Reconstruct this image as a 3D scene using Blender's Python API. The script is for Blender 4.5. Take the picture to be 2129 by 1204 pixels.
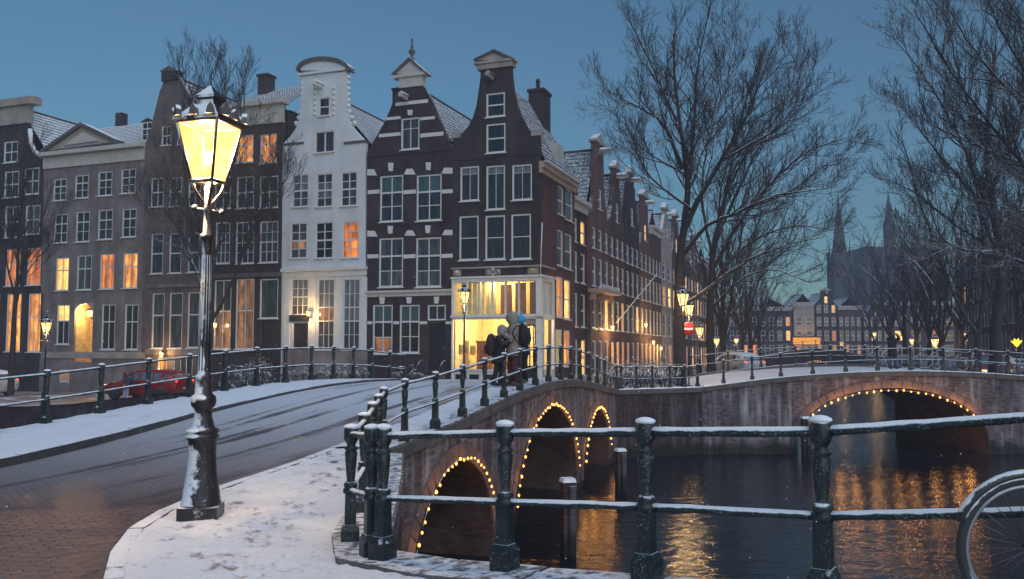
import bpy, bmesh, math, random
from mathutils import Vector, Matrix
R = math.radians
random.seed(7)
scene = bpy.context.scene
col = scene.collection
for o in list(bpy.data.objects): bpy.data.objects.remove(o)

# ------------------------------------------------------------------ camera, sky, sun, exposure
EYE = 1.63; PITCH = R(3.775); F = 1787.0; CX, CY = 1064.5, 602.0
cam_d = bpy.data.cameras.new('camera'); cam = bpy.data.objects.new('camera', cam_d); col.objects.link(cam)
cam.location = (0, 0, EYE); cam.rotation_euler = (math.pi/2 + PITCH, 0, 0)
cam_d.sensor_width = 36.0; cam_d.lens = 36.0*F/2129.0; cam_d.clip_start = 0.1; cam_d.clip_end = 2000
scene.camera = cam

world = bpy.data.worlds.new('World'); scene.world = world; world.use_nodes = True
wn = world.node_tree; wn.nodes.clear()
SUN_EL, SUN_AZ = R(14), R(155)
wo = wn.nodes.new('ShaderNodeOutputWorld'); wb = wn.nodes.new('ShaderNodeBackground')
sky = wn.nodes.new('ShaderNodeTexSky'); sky.sky_type = 'NISHITA'; sky.sun_disc = False
sky.sun_elevation = SUN_EL; sky.sun_rotation = SUN_AZ; sky.altitude = 0; sky.air_density = 1.0; sky.dust_density = 0.7; sky.ozone_density = 4.5
wb.inputs['Strength'].default_value = 0.076
tint = wn.nodes.new('ShaderNodeMix'); tint.data_type = 'RGBA'; tint.blend_type = 'MULTIPLY'; tint.inputs[0].default_value = 1; tint.inputs[7].default_value = (.85, 1.0, .88, 1)
wn.links.new(sky.outputs['Color'], tint.inputs[6]); wn.links.new(tint.outputs[2], wb.inputs['Color']); wn.links.new(wb.outputs['Background'], wo.inputs['Surface'])

sd = bpy.data.lights.new('sun', 'SUN'); sun = bpy.data.objects.new('sun', sd); col.objects.link(sun)
sd.energy = 1.5; sd.angle = R(80); sd.color = (0.74, 0.82, 1.0)
sun_dir = Vector((math.sin(SUN_AZ)*math.cos(R(50)), math.cos(SUN_AZ)*math.cos(R(50)), math.sin(R(50))))
sun.rotation_euler = (-sun_dir).to_track_quat('-Z', 'Y').to_euler()

scene.view_settings.view_transform = 'Standard'; scene.view_settings.look = 'None'
scene.view_settings.exposure = 0.46; scene.view_settings.gamma = 1.0; scene.view_settings.use_curve_mapping = False
scene.render.engine = 'CYCLES'
cy = scene.cycles
cy.use_denoising = True; cy.max_bounces = 6; cy.diffuse_bounces = 3; cy.glossy_bounces = 4; cy.transmission_bounces = 4
cy.transparent_max_bounces = 12; cy.volume_bounces = 0; cy.sample_clamp_indirect = 4.0; cy.caustics_reflective = False; cy.caustics_refractive = False

# ------------------------------------------------------------------ plan of the place
TH = R(20.5)
U = Vector((math.cos(TH), -math.sin(TH), 0)); V = Vector((math.sin(TH), math.cos(TH), 0))
CORNER = Vector((1.48, 46.0, 0))            # front right corner of the corner house
def ray(px, py):
    xc = (px-CX)/F; yc = (CY-py)/F
    return Vector((xc, math.cos(PITCH)-yc*math.sin(PITCH), math.sin(PITCH)+yc*math.cos(PITCH)))
def hit(px, py, p, n):
    e = Vector((0, 0, EYE)); d = ray(px, py)
    return e + d*((p-e).dot(n)/d.dot(n))
def on_row(px, py):                          # the front row's facade plane: metres along it, height
    q = hit(px, py, CORNER, V); return (q-CORNER).dot(U), q.z
def on_side(px, py):
    q = hit(px, py, CORNER, U); return (q-CORNER).dot(V), q.z
def at(px, py, Y): return hit(px, py, Vector((0, Y, 0)), Vector((0, 1, 0)))
def on_z(px, py, z): return hit(px, py, Vector((0, 0, z)), Vector((0, 0, 1)))
def lerp(a, b, t): return a+(b-a)*t
def sstep(a, b, x):
    t = min(1, max(0, (x-a)/(b-a))); return t*t*(3-2*t)
def table(pts):
    def f(x):
        if x <= pts[0][0]: return pts[0][1]
        for (a, b), (c, d) in zip(pts, pts[1:]):
            if x <= c: return lerp(b, d, (x-a)/(c-a))
        return pts[-1][1]
    return f
def smooth_table(pts, h=1.0):
    f = table(pts)
    return lambda x: (f(x-h)+f(x-h*.5)+f(x)+f(x+h*.5)+f(x+h))/5
z_br = smooth_table([(9, -.16), (12, -.13), (14.5, -.04), (17, .10), (20, .34), (23, .55), (26, .62), (29, .54), (32, .3), (35, 0), (37.5, -.25), (42, -.3)])
z_b2 = smooth_table([(4, -.3), (8, -.26), (10, .0), (12, .26), (15, .48), (18, .56), (21, .48), (24, .26), (27, 0), (31, -.25), (40, -.3)])
def z_town(x, y):
    p = Vector((x, y, 0))-CORNER
    return -.3 - 1.15*sstep(10, 25, -p.dot(U)) - .6*sstep(10, 32, p.dot(V))*sstep(-3, 0, p.dot(U))
z_nx = table([(-1.6, -.16), (-1.05, -.09), (-.05, 0), (.9, .07), (1.85, .14), (2.85, .27), (4, .33)])
def z_near(x, y):
    return lerp(z_nx(x), z_br(y), sstep(8, 11, y))
RB0, RB1 = Vector((-2.1, 14.2, 0)), Vector((4.55, 37.5, 0))      # bridge edges, right and left
LB0, LB1 = Vector((-10.3, 14.2, 0)), Vector((-2.4, 36.3, 0))
def xr_br(y): return lerp(RB0.x, RB1.x, (y-RB0.y)/(RB1.y-RB0.y))
def xl_br(y): return lerp(LB0.x, LB1.x, (y-LB0.y)/(LB1.y-LB0.y))
WATER = -3.2

# ------------------------------------------------------------------ helpers
class MB:
    def __init__(s): s.v = []; s.f = []; s.m = []; s.s = []
    def add(s, vs, fs, m=0, smooth=False):
        b = len(s.v); s.v += [tuple(p) for p in vs]
        for f in fs: s.f.append([b+i for i in f]); s.m.append(m); s.s.append(smooth)
        return s
    def box(s, cx, cy, cz, sx, sy, sz, rz=0, m=0, top=1.0):
        c, n = math.cos(rz), math.sin(rz); vs = []
        for dz in (-1, 1):
            k = top if dz > 0 else 1
            for dx, dy in ((-1, -1), (1, -1), (1, 1), (-1, 1)):
                x, y = dx*sx/2*k, dy*sy/2*k
                vs.append((cx+x*c-y*n, cy+x*n+y*c, cz+dz*sz/2))
        return s.add(vs, [(3, 2, 1, 0), (4, 5, 6, 7), (0, 1, 5, 4), (1, 2, 6, 5), (2, 3, 7, 6), (3, 0, 4, 7)], m)
    def span(s, x0, y0, z0, x1, y1, z1, m=0):
        return s.box((x0+x1)/2, (y0+y1)/2, (z0+z1)/2, abs(x1-x0), abs(y1-y0), abs(z1-z0), 0, m)
    def tube(s, pts, rads, n=6, m=0, caps=True, smooth=True):
        pts = [Vector(p) for p in pts]
        if not isinstance(rads, (list, tuple)): rads = [rads]*len(pts)
        vs = []; prev = None
        for i, p in enumerate(pts):
            d = (pts[min(i+1, len(pts)-1)]-pts[max(i-1, 0)])
            if d.length < 1e-9: d = Vector((0, 0, 1))
            d.normalize()
            if prev is None:
                a = d.orthogonal().normalized()
                if abs(d.z) < .9: a = (Vector((0, 0, 1))-d*d.z).normalized()
            else:
                a = prev-d*prev.dot(d)
                a = a.normalized() if a.length > 1e-6 else d.orthogonal().normalized()
            prev = a; b = d.cross(a)
            for k in range(n):
                t = 2*math.pi*k/n; vs.append(p+(a*math.cos(t)+b*math.sin(t))*rads[i])
        fs = [(i*n+k, i*n+(k+1) % n, (i+1)*n+(k+1) % n, (i+1)*n+k) for i in range(len(pts)-1) for k in range(n)]
        s.add(vs, fs, m, smooth)
        if caps:
            b = len(s.v)-len(vs)
            s.f.append([b+k for k in range(n)][::-1]); s.m.append(m); s.s.append(False)
            s.f.append([b+(len(pts)-1)*n+k for k in range(n)]); s.m.append(m); s.s.append(False)
        return s
    def lathe(s, prof, n=12, cx=0, cy=0, z=0, m=0, smooth=True, rot=0):
        vs = []
        for r, h in prof:
            for k in range(n):
                t = 2*math.pi*(k+.5)/n+rot; vs.append((cx+r*math.cos(t), cy+r*math.sin(t), z+h))
        fs = [(i*n+k, i*n+(k+1) % n, (i+1)*n+(k+1) % n, (i+1)*n+k) for i in range(len(prof)-1) for k in range(n)]
        fs += [tuple(range(n))[::-1], tuple((len(prof)-1)*n+k for k in range(n))]
        return s.add(vs, fs, m, smooth)
    def prism(s, poly, y0, y1, m=0, smooth=False):                      # polygon in x,z, counter-clockwise seen from -y
        n = len(poly)
        vs = [(x, y0, z) for x, z in poly]+[(x, y1, z) for x, z in poly]
        fs = [tuple(range(n)), tuple(range(2*n-1, n-1, -1))]+[(i, n+i, n+(i+1) % n, (i+1) % n) for i in range(n)]
        return s.add(vs, fs, m, smooth)
    def ball(s, c, r, m=0, n=10, k=6, sz=1.0):
        vs = []; fs = []
        for i in range(k+1):
            a = math.pi*i/k
            for j in range(n):
                t = 2*math.pi*j/n
                vs.append((c[0]+r*math.sin(a)*math.cos(t), c[1]+r*math.sin(a)*math.sin(t), c[2]-r*sz*math.cos(a)))
        for i in range(k):
            for j in range(n): fs.append((i*n+j, i*n+(j+1) % n, (i+1)*n+(j+1) % n, (i+1)*n+j))
        return s.add(vs, fs, m, True)
    def mesh(s, name, mats):
        me = bpy.data.meshes.new(name); me.from_pydata(s.v, [], s.f)
        for mt in (mats if isinstance(mats, (list, tuple)) else [mats]): me.materials.append(mt)
        me.polygons.foreach_set('material_index', s.m); me.polygons.foreach_set('use_smooth', s.s); me.update()
        return me
    def build(s, name, mats, parent=None, loc=(0, 0, 0), rz=0):
        return put(s.mesh(name, mats), name, parent, loc, rz)
def put(me, name, parent=None, loc=(0, 0, 0), rz=0):
    o = bpy.data.objects.new(name, me); col.objects.link(o)
    o.location = loc; o.rotation_euler = (0, 0, rz)
    if parent is not None: o.parent = parent
    return o
def tag(o, label=None, cat=None, group=None, kind=None):
    for k, v in (('label', label), ('category', cat), ('group', group), ('kind', kind)):
        if v: o[k] = v
    return o
def empty(name, loc=(0, 0, 0), rz=0, label=None, cat=None, group=None):
    o = put(None, name, None, loc, rz); o.empty_display_size = .2
    return tag(o, label, cat, group)
def copy_tree(o, parent=None):
    c = o.copy(); col.objects.link(c)
    if parent is not None: c.parent = parent
    for ch in o.children: copy_tree(ch, c)
    return c
def recolor(o, swap):                                                   # other materials on a copy that shares its meshes
    if o.type == 'MESH':
        for sl in o.material_slots:
            if sl.material in swap: m_ = swap[sl.material]; sl.link = 'OBJECT'; sl.material = m_
    for ch in o.children: recolor(ch, swap)
def lamp_light(name, loc, power, color, radius, parent=None):
    d = bpy.data.lights.new(name, 'POINT'); d.energy = power; d.color = color; d.shadow_soft_size = radius
    o = bpy.data.objects.new(name, d); col.objects.link(o); o.location = loc
    if parent is not None: o.parent = parent
    return o

# ------------------------------------------------------------------ materials
class NT:
    def __init__(s, name):
        s.mat = bpy.data.materials.new(name); s.mat.use_nodes = True; s.t = s.mat.node_tree; s.t.nodes.clear()
        s.out = s.n('ShaderNodeOutputMaterial')
    def n(s, typ, **kw):
        x = s.t.nodes.new(typ)
        for k, v in kw.items():
            if k.startswith('i_'): x.inputs[int(k[2:])].default_value = v
            elif k.startswith('n_'): x.inputs[k[2:].replace('_', ' ')].default_value = v
            else: setattr(x, k, v)
        return x
    def l(s, a, b): s.t.links.new(a, b)
    def math(s, op, a, b=None, clamp=False):
        x = s.n('ShaderNodeMath', operation=op, use_clamp=clamp)
        for i, v in enumerate((a, b)):
            if v is None: continue
            if isinstance(v, (int, float)): x.inputs[i].default_value = v
            else: s.l(v, x.inputs[i])
        return x.outputs[0]
    def mix(s, fac, a, b, blend='MIX'):
        x = s.n('ShaderNodeMix', data_type='RGBA', blend_type=blend)
        for i, v in ((0, fac), (6, a), (7, b)):
            if isinstance(v, (int, float)): x.inputs[i].default_value = v
            elif isinstance(v, (tuple, list)): x.inputs[i].default_value = (*v, 1)
            else: s.l(v, x.inputs[i])
        return x.outputs[2]
    def ramp(s, fac, stops):
        x = s.n('ShaderNodeValToRGB'); e = x.color_ramp.elements
        while len(e) < len(stops): e.new(.5)
        for i, (p, c) in enumerate(stops):
            e[i].position = p; e[i].color = (*c, 1) if isinstance(c, (tuple, list)) else (c, c, c, 1)
        s.l(fac, x.inputs[0]); return x.outputs[0]
    def coord(s, scale=(1, 1, 1), rz=0, world=False):
        if world: src = s.n('ShaderNodeNewGeometry').outputs['Position']
        else: src = s.n('ShaderNodeTexCoord').outputs['Object']
        m = s.n('ShaderNodeMapping'); m.inputs['Scale'].default_value = scale; m.inputs['Rotation'].default_value = (0, 0, rz)
        s.l(src, m.inputs[0]); return m.outputs[0]
    def noise(s, vec, scale, detail=3, rough=.55):
        x = s.n('ShaderNodeTexNoise'); x.inputs['Scale'].default_value = scale; x.inputs['Detail'].default_value = detail; x.inputs['Roughness'].default_value = rough
        s.l(vec, x.inputs['Vector']); return x.outputs['Fac']
    def bump(s, h, dist, strength=1.0, normal=None):
        x = s.n('ShaderNodeBump'); x.inputs['Distance'].default_value = dist; x.inputs['Strength'].default_value = strength
        s.l(h, x.inputs['Height'])
        if normal is not None: s.l(normal, x.inputs['Normal'])
        return x.outputs[0]
    def bsdf(s, color, rough=.6, metal=0, spec=.5, normal=None, emit=None, estr=0):
        x = s.n('ShaderNodeBsdfPrincipled')
        for k, v in (('Base Color', color), ('Roughness', rough), ('Metallic', metal), ('Specular IOR Level', spec)):
            if isinstance(v, (int, float)): x.inputs[k].default_value = v
            elif isinstance(v, (tuple, list)): x.inputs[k].default_value = (*v, 1)
            else: s.l(v, x.inputs[k])
        if normal is not None: s.l(normal, x.inputs['Normal'])
        if emit is not None:
            if isinstance(emit, tuple): x.inputs['Emission Color'].default_value = (*emit, 1)
            else: s.l(emit, x.inputs['Emission Color'])
            x.inputs['Emission Strength'].default_value = estr
        return x
    def done(s, shader): s.l(shader.outputs[0] if hasattr(shader, 'outputs') else shader, s.out.inputs[0]); return s.mat
SNOW = (.80, .82, .86)
def mat(name, color, rough=.6, metal=0, snow=0.0, vary=.25, vscale=3.0, bump=0.0, bscale=30.0, brick=None, thr=.45, spec=.5, streak=0.0, wind=None, stain=0.0, waterline=False, clump=False, bcon=.25, frost=0.0):
    """A solid weathered surface: base colour with grain, optional brick courses, and snow lying on what faces up."""
    t = NT(name); oc = t.coord()
    c = color; h = None
    nz = t.noise(oc, vscale, 4)
    if brick:
        bw, bh, mort = brick
        sx = t.n('ShaderNodeSeparateXYZ'); t.l(oc, sx.inputs[0])
        cb = t.n('ShaderNodeCombineXYZ'); t.l(t.math('ADD', sx.outputs[0], sx.outputs[1]), cb.inputs[0]); t.l(sx.outputs[2], cb.inputs[1])
        b = t.n('ShaderNodeTexBrick'); t.l(cb.outputs[0], b.inputs['Vector']); b.inputs['Scale'].default_value = 1
        b.inputs['Brick Width'].default_value = bw; b.inputs['Row Height'].default_value = bh; b.inputs['Mortar Size'].default_value = bh*.11
        b.inputs['Color1'].default_value = (*[v*(1-bcon) for v in color], 1); b.inputs['Color2'].default_value = (*[v*(1+bcon) for v in color], 1); b.inputs['Mortar'].default_value = (*mort, 1)
        c = b.outputs['Color']
    c = t.mix(t.ramp(nz, [(.3, 0.0), (.7, 1.0)]), t.mix(1, c, (1-vary,)*3, 'MULTIPLY'), t.mix(1, c, (1+vary,)*3, 'MULTIPLY'))
    if streak:
        sv = t.coord((2.2, 2.2, .22)); sn = t.noise(sv, 1.3, 5, .6)
        c = t.mix(t.math('MULTIPLY', t.ramp(sn, [(.5, 0.0), (.72, 1.0)]), streak), c, (.46, .46, .48))
        sn2 = t.noise(t.coord((1.1, 1.1, .35)), .9, 3); c = t.mix(t.ramp(sn2, [(.45, 0.0), (.7, .8)]), c, (.035, .026, .03))
    if stain:
        s1 = t.noise(t.coord((1.6, 1.6, .16)), 1.1, 5, .6); c = t.mix(t.math('MULTIPLY', t.ramp(s1, [(.46, 0.0), (.72, 1.0)]), stain), c, [v*.45 for v in color])
        s2 = t.noise(t.coord((.5, .5, .35)), 1.0, 4, .6); c = t.mix(t.math('MULTIPLY', t.ramp(s2, [(.5, 0.0), (.75, 1.0)]), stain*.7), c, [min(1, v*1.7+.01) for v in color])
    if waterline:
        sz = t.n('ShaderNodeSeparateXYZ'); t.l(t.coord(world=True), sz.inputs[0])
        wl = t.math('ADD', t.math('MULTIPLY', t.math('ADD', sz.outputs[2], 2.55), -3.0), t.math('MULTIPLY', t.math('SUBTRACT', t.noise(t.coord((1, 1, .4)), 2.0, 4), .5), 2.2), True)
        c = t.mix(t.math('MULTIPLY', wl, .85), c, (.018, .022, .016))
    norm = None
    if bump: norm = t.bump(t.noise(oc, bscale, 4), bump)
    r = rough
    if snow:
        g = t.n('ShaderNodeNewGeometry'); sp = t.n('ShaderNodeSeparateXYZ'); t.l(g.outputs['Normal'], sp.inputs[0])
        sn = t.noise(t.coord(world=True), 9.0, 5, .65)
        up = sp.outputs[2]
        if clump: sn = t.math('ADD', t.math('MULTIPLY', sn, .6), t.math('MULTIPLY', t.noise(t.coord(world=True), 3.3, 3), .55))
        if wind:
            dp = t.n('ShaderNodeVectorMath', operation='DOT_PRODUCT'); t.l(g.outputs['Normal'], dp.inputs[0]); dp.inputs[1].default_value = wind; up = dp.outputs['Value']
        f = t.math('ADD', up, t.math('MULTIPLY', t.math('SUBTRACT', sn, .5), 1.5))
        f = t.math('MULTIPLY', t.math('SUBTRACT', f, thr, ), 5.0, True)
        f = t.math('MULTIPLY', f, snow, True)
        if frost: f = t.math('MAXIMUM', f, t.math('MULTIPLY', t.math('MULTIPLY', t.ramp(t.noise(t.coord(world=True), 75.0, 3, .7), [(.56, 0.0), (.70, 1.0)]), t.ramp(t.noise(t.coord(world=True), 6.0, 3), [(.40, 0.0), (.62, 1.0)])), frost))
        c = t.mix(f, c, SNOW)
        r = t.math('ADD', rough, t.math('MULTIPLY', f, .9-rough))
    return t.done(t.bsdf(c, r, metal, spec, norm))
def snow_ground(name, dirt=(.12, .105, .11), cover=.5, soft=.14, scale=2.2, bumpd=.03, tint=SNOW, wear=False):
    t = NT(name); p = t.coord(world=True)
    big = t.noise(p, .55, 3); a = t.noise(p, scale, 6, .7); fine = t.noise(p, 14, 4, .7)
    h = t.math('ADD', t.math('MULTIPLY', a, .55), t.math('ADD', t.math('MULTIPLY', fine, .42), t.math('MULTIPLY', big, .24)))
    if wear:
        at_ = t.n('ShaderNodeAttribute', attribute_name='wear'); h = t.math('SUBTRACT', h, t.math('MULTIPLY', at_.outputs['Fac'], .09))
    f = t.ramp(h, [(cover, 0.0), (cover+soft, 1.0)])
    dirtc = t.mix(fine, [v*.6 for v in dirt], [v*1.5 for v in dirt])
    c = t.mix(f, dirtc, t.mix(a, [v*.86 for v in tint], tint))
    return t.done(t.bsdf(c, t.math('ADD', .45, t.math('MULTIPLY', f, .45)), 0, .4, t.bump(h, bumpd)))
def lit_pane(name, c0, c1, strength, sx=2.5, sz=.5):
    t = NT(name); p = t.coord((sx, sx, sz), world=True); n1 = t.noise(p, 1.2, 3); n2 = t.noise(t.coord(world=True), 2.3, 2)
    f = t.math('MULTIPLY', t.ramp(n1, [(.36, .12), (.6, 1.0)]), t.ramp(n2, [(.3, .45), (.65, 1.0)]))
    oi = t.n('ShaderNodeObjectInfo'); f = t.math('MULTIPLY', f, t.math('ADD', .45, t.math('MULTIPLY', oi.outputs['Random'], .65)))
    g_ = t.n('ShaderNodeTexCoord'); sg_ = t.n('ShaderNodeSeparateXYZ'); t.l(g_.outputs['Generated'], sg_.inputs[0])
    f = t.math('MULTIPLY', f, t.ramp(t.math('ADD', sg_.outputs[0], t.math('MULTIPLY', t.math('SUBTRACT', n1, .5), .5)), [(.04, .25), (.2, 1.0), (.8, 1.0), (.97, .3)]))
    c = t.mix(f, c0, c1)
    return t.done(t.bsdf(t.mix(.9, c, (0, 0, 0)), .08, 0, .6, None, c, strength))
def dark_pane(name, c0, c1, rough=.05):
    t = NT(name); p = t.coord((3, 3, .5), world=True); n1 = t.noise(p, 1.6, 3)
    c = t.mix(t.ramp(n1, [(.38, 0.0), (.62, 1.0)]), c0, c1)
    return t.done(t.bsdf(c, rough, 0, .7, t.bump(t.noise(t.coord(world=True), 1.4, 1), .012)))
def glow(name, color, strength):
    t = NT(name); e = t.n('ShaderNodeEmission'); e.inputs[0].default_value = (*color, 1); e.inputs[1].default_value = strength
    return t.done(e)
class M: pass
BR = (.22, .068, (.12, .11, .11))
M.brick_corner = mat('brown brick', (.038, .023, .028), .85, snow=.8, brick=BR, vary=.3, vscale=.8, bump=.01, stain=.55, spec=.12)
M.brick_side = mat('red brown brick', (.095, .04, .048), .85, snow=.8, brick=BR, vary=.25, vscale=.7, bump=.01, stain=.55, spec=.12)
M.brick_stripe = mat('dark purple brick', (.038, .020, .027), .85, snow=.8, brick=BR, vary=.25, vscale=.9, bump=.01, stain=.55, spec=.12)
M.brick_dark = mat('dark brick', (.040, .027, .033), .85, snow=.8, brick=BR, vary=.3, vscale=.8, bump=.01, stain=.55, spec=.12)
M.brick_grey = mat('grey brown brick', (.14, .11, .105), .85, snow=.8, brick=BR, vary=.35, vscale=.6, bump=.01, stain=.55, spec=.12)
M.render_grey = mat('grey stucco', (.20, .165, .165), .85, snow=.8, vary=.35, vscale=.8, bump=.01, stain=.6, spec=.12)
M.brick_far = mat('plum brick', (.085, .048, .052), .85, snow=.7, brick=BR, vary=.3, vscale=.5, stain=.55, spec=.12)
M.brick_rose = mat('rose brick', (.15, .075, .072), .85, snow=.7, brick=BR, vary=.3, vscale=.5, stain=.55, spec=.12)
M.stone_pale = mat('pale sandstone', (.33, .28, .25), .8, snow=.8, vary=.25, vscale=1.2, bump=.01)
M.white_wall = mat('white painted brick', (.64, .64, .68), .75, snow=.9, vary=.09, vscale=.9, bump=.012, bscale=12, stain=.22)
M.white = mat('white paint', (.66, .64, .63), .5, snow=.9, vary=.08)
M.cream = mat('cream paint', (.50, .46, .43), .55, snow=.9, vary=.12)
M.cornice_warm = mat('ochre cornice paint', (.42, .30, .24), .6, snow=.9, vary=.15)
M.tile = mat('snow dusted roof tiles', (.055, .06, .066), .7, snow=.75, vary=.3, vscale=2.5, thr=.50)
M.tile_teal = mat('snowy blue grey tiles', (.06, .085, .095), .6, snow=.8, vary=.3, vscale=2.5, thr=.48)
M.black_door = mat('black door paint', (.018, .017, .02), .35)
M.green_door = mat('dark green door paint', (.02, .035, .032), .35)
M.snow = mat('soft snow', SNOW, .9, vary=.06, bump=.01, bscale=25)
M.iron = mat('dark green iron paint', (.006, .013, .015), .42, frost=.4, snow=.95, thr=.55, vary=.3, vscale=8, bump=.004, bscale=60)
M.iron_plain = mat('dark iron', (.015, .016, .018), .4, snow=.9, thr=.55)
M.iron_lamp = mat('oxblood iron paint', (.014, .006, .008), .38, frost=.3, snow=.9, thr=.46, wind=(-.62, -.45, .75), vary=.3, vscale=6, bump=.006, bscale=40)
M.rail_snow = mat('snow crusted rail', (.008, .02, .023), .45, frost=.6, snow=.95, thr=.25, clump=True, vary=.3, vscale=10, bump=.006, bscale=60)
M.coping = mat('weathered bridge stone', (.105, .09, .088), .75, snow=.9, thr=.80, vary=.35, vscale=2.5, bump=.01)
M.coping_snow = mat('snow covered stone', (.10, .09, .088), .75, snow=1.0, thr=.35, vary=.35, vscale=2.5, bump=.01)
M.bridge_wall = mat('stained bridge brick', (.175, .128, .135), .8, snow=.8, brick=(.22, .068, (.10, .09, .09)), vary=.4, vscale=.7, bump=.012, streak=.9, waterline=True, bcon=.45, spec=.12)
M.quay_wall = mat('dark quay brick', (.06, .034, .04), .8, snow=.8, brick=(.22, .068, (.07, .06, .06)), vary=.4, vscale=.6, bump=.012, streak=.22, waterline=True, bcon=.45, spec=.12)
M.vault = mat('vault brick', (.10, .055, .045), .85, brick=(.22, .068, (.09, .08, .075)), vary=.4, vscale=1.0, spec=.12)
M.voussoir = mat('arch stone', (.125, .09, .09), .8, vary=.35, vscale=2.0, bump=.01)
M.kerb = mat('dark kerb stone', (.05, .046, .05), .6, snow=.95, thr=.7, vary=.3, bump=.01)
M.slab = mat('stone slab under snow', (.11, .10, .105), .7, snow=.85, thr=.86, vary=.3, vscale=2, bump=.015)
M.paver = mat('wet paving brick', (.13, .075, .062), .30, vary=.4, vscale=5.0, bump=.008, bscale=40, spec=.55)
M.island = snow_ground('trodden snow', (.15, .12, .135), .435, .12, 3.4, .07, wear=True)
M.snow_walk = snow_ground('fresh snow', (.16, .15, .155), .36, .16, 2.0, .04)
M.town = snow_ground('slushy street', (.10, .08, .075), .56, .22, .5, .02)
M.bark = mat('wet bark', (.030, .024, .024), .8, snow=.9, thr=.38, vary=.4, vscale=6, bump=.02, bscale=18)
M.twig = mat('winter twigs', (.032, .026, .029), .8, snow=.6, thr=.5, vary=.3)
M.twig_far = mat('distant twigs', (.034, .03, .034), .8, snow=.5, thr=.5, vary=.3)
M.dark = [dark_pane('window glass', (.010, .012, .018), (.032, .036, .048)), dark_pane('window glass with blind', (.02, .024, .032), (.07, .075, .09)),
          dark_pane('deep window glass', (.008, .009, .013), (.025, .025, .03)), dark_pane('curtained window glass', (.035, .034, .042), (.10, .095, .11))]
M.pale = dark_pane('net curtained glass', (.10, .11, .125), (.2, .21, .23))
M.teal = dark_pane('teal blind glass', (.035, .075, .085), (.06, .11, .12))
M.lit = [lit_pane('amber lit glass', (.16, .035, .012), (1.0, .42, .08), 1.5), lit_pane('yellow lit glass', (.35, .14, .03), (1.0, .64, .18), 1.9),
         lit_pane('orange lit glass', (.13, .03, .015), (.95, .27, .05), 1.2), lit_pane('dim lit glass', (.06, .03, .02), (.48, .22, .10), .8)]
M.lit_far = lit_pane('distant lit glass', (.5, .2, .05), (1.0, .55, .15), 1.6)
M.flame = glow('warm lamp flame', (1.0, .78, .42), 9.0)
M.bulb = glow('fairy light bulb', (1.0, .42, .10), 2.5)
def lamp_glass():
    t = NT('lamp glass'); e = t.n('ShaderNodeEmission'); n = t.noise(t.coord(), 5.5, 3)
    t.l(t.ramp(n, [(.32, (1.0, .40, .06)), (.62, (1.0, .68, .24))]), e.inputs[0]); e.inputs[1].default_value = 2.5
    tr = t.n('ShaderNodeBsdfTransparent'); m = t.n('ShaderNodeMixShader'); m.inputs[0].default_value = .42
    t.l(tr.outputs[0], m.inputs[1]); t.l(e.outputs[0], m.inputs[2]); return t.done(m)
M.lamp_glass = lamp_glass()
def clear_glass():
    t = NT('shop window glass'); g = t.n('ShaderNodeBsdfGlossy'); g.inputs['Roughness'].default_value = .02
    tr = t.n('ShaderNodeBsdfTransparent'); m = t.n('ShaderNodeMixShader'); m.inputs[0].default_value = .07
    t.l(tr.outputs[0], m.inputs[1]); t.l(g.outputs[0], m.inputs[2]); return t.done(m)
M.clear = clear_glass()
def water_mat():
    t = NT('canal water'); p = t.coord((1, 1, 1), R(4), world=True)
    w = t.n('ShaderNodeMapping'); w.inputs['Scale'].default_value = (.85, 1.8, 1); t.l(p, w.inputs[0])
    a = t.noise(w.outputs[0], 1.3, 2, .5); b = t.noise(w.outputs[0], 3.2, 3, .55)
    c = t.noise(w.outputs[0], 14.0, 2, .5)
    h = t.math('ADD', t.math('MULTIPLY', a, .8), t.math('ADD', t.math('MULTIPLY', b, .5), t.math('MULTIPLY', c, .10)))
    return t.done(t.bsdf((.005, .008, .012), .10, 0, .6, t.bump(h, .046)))
M.water = water_mat()
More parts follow.
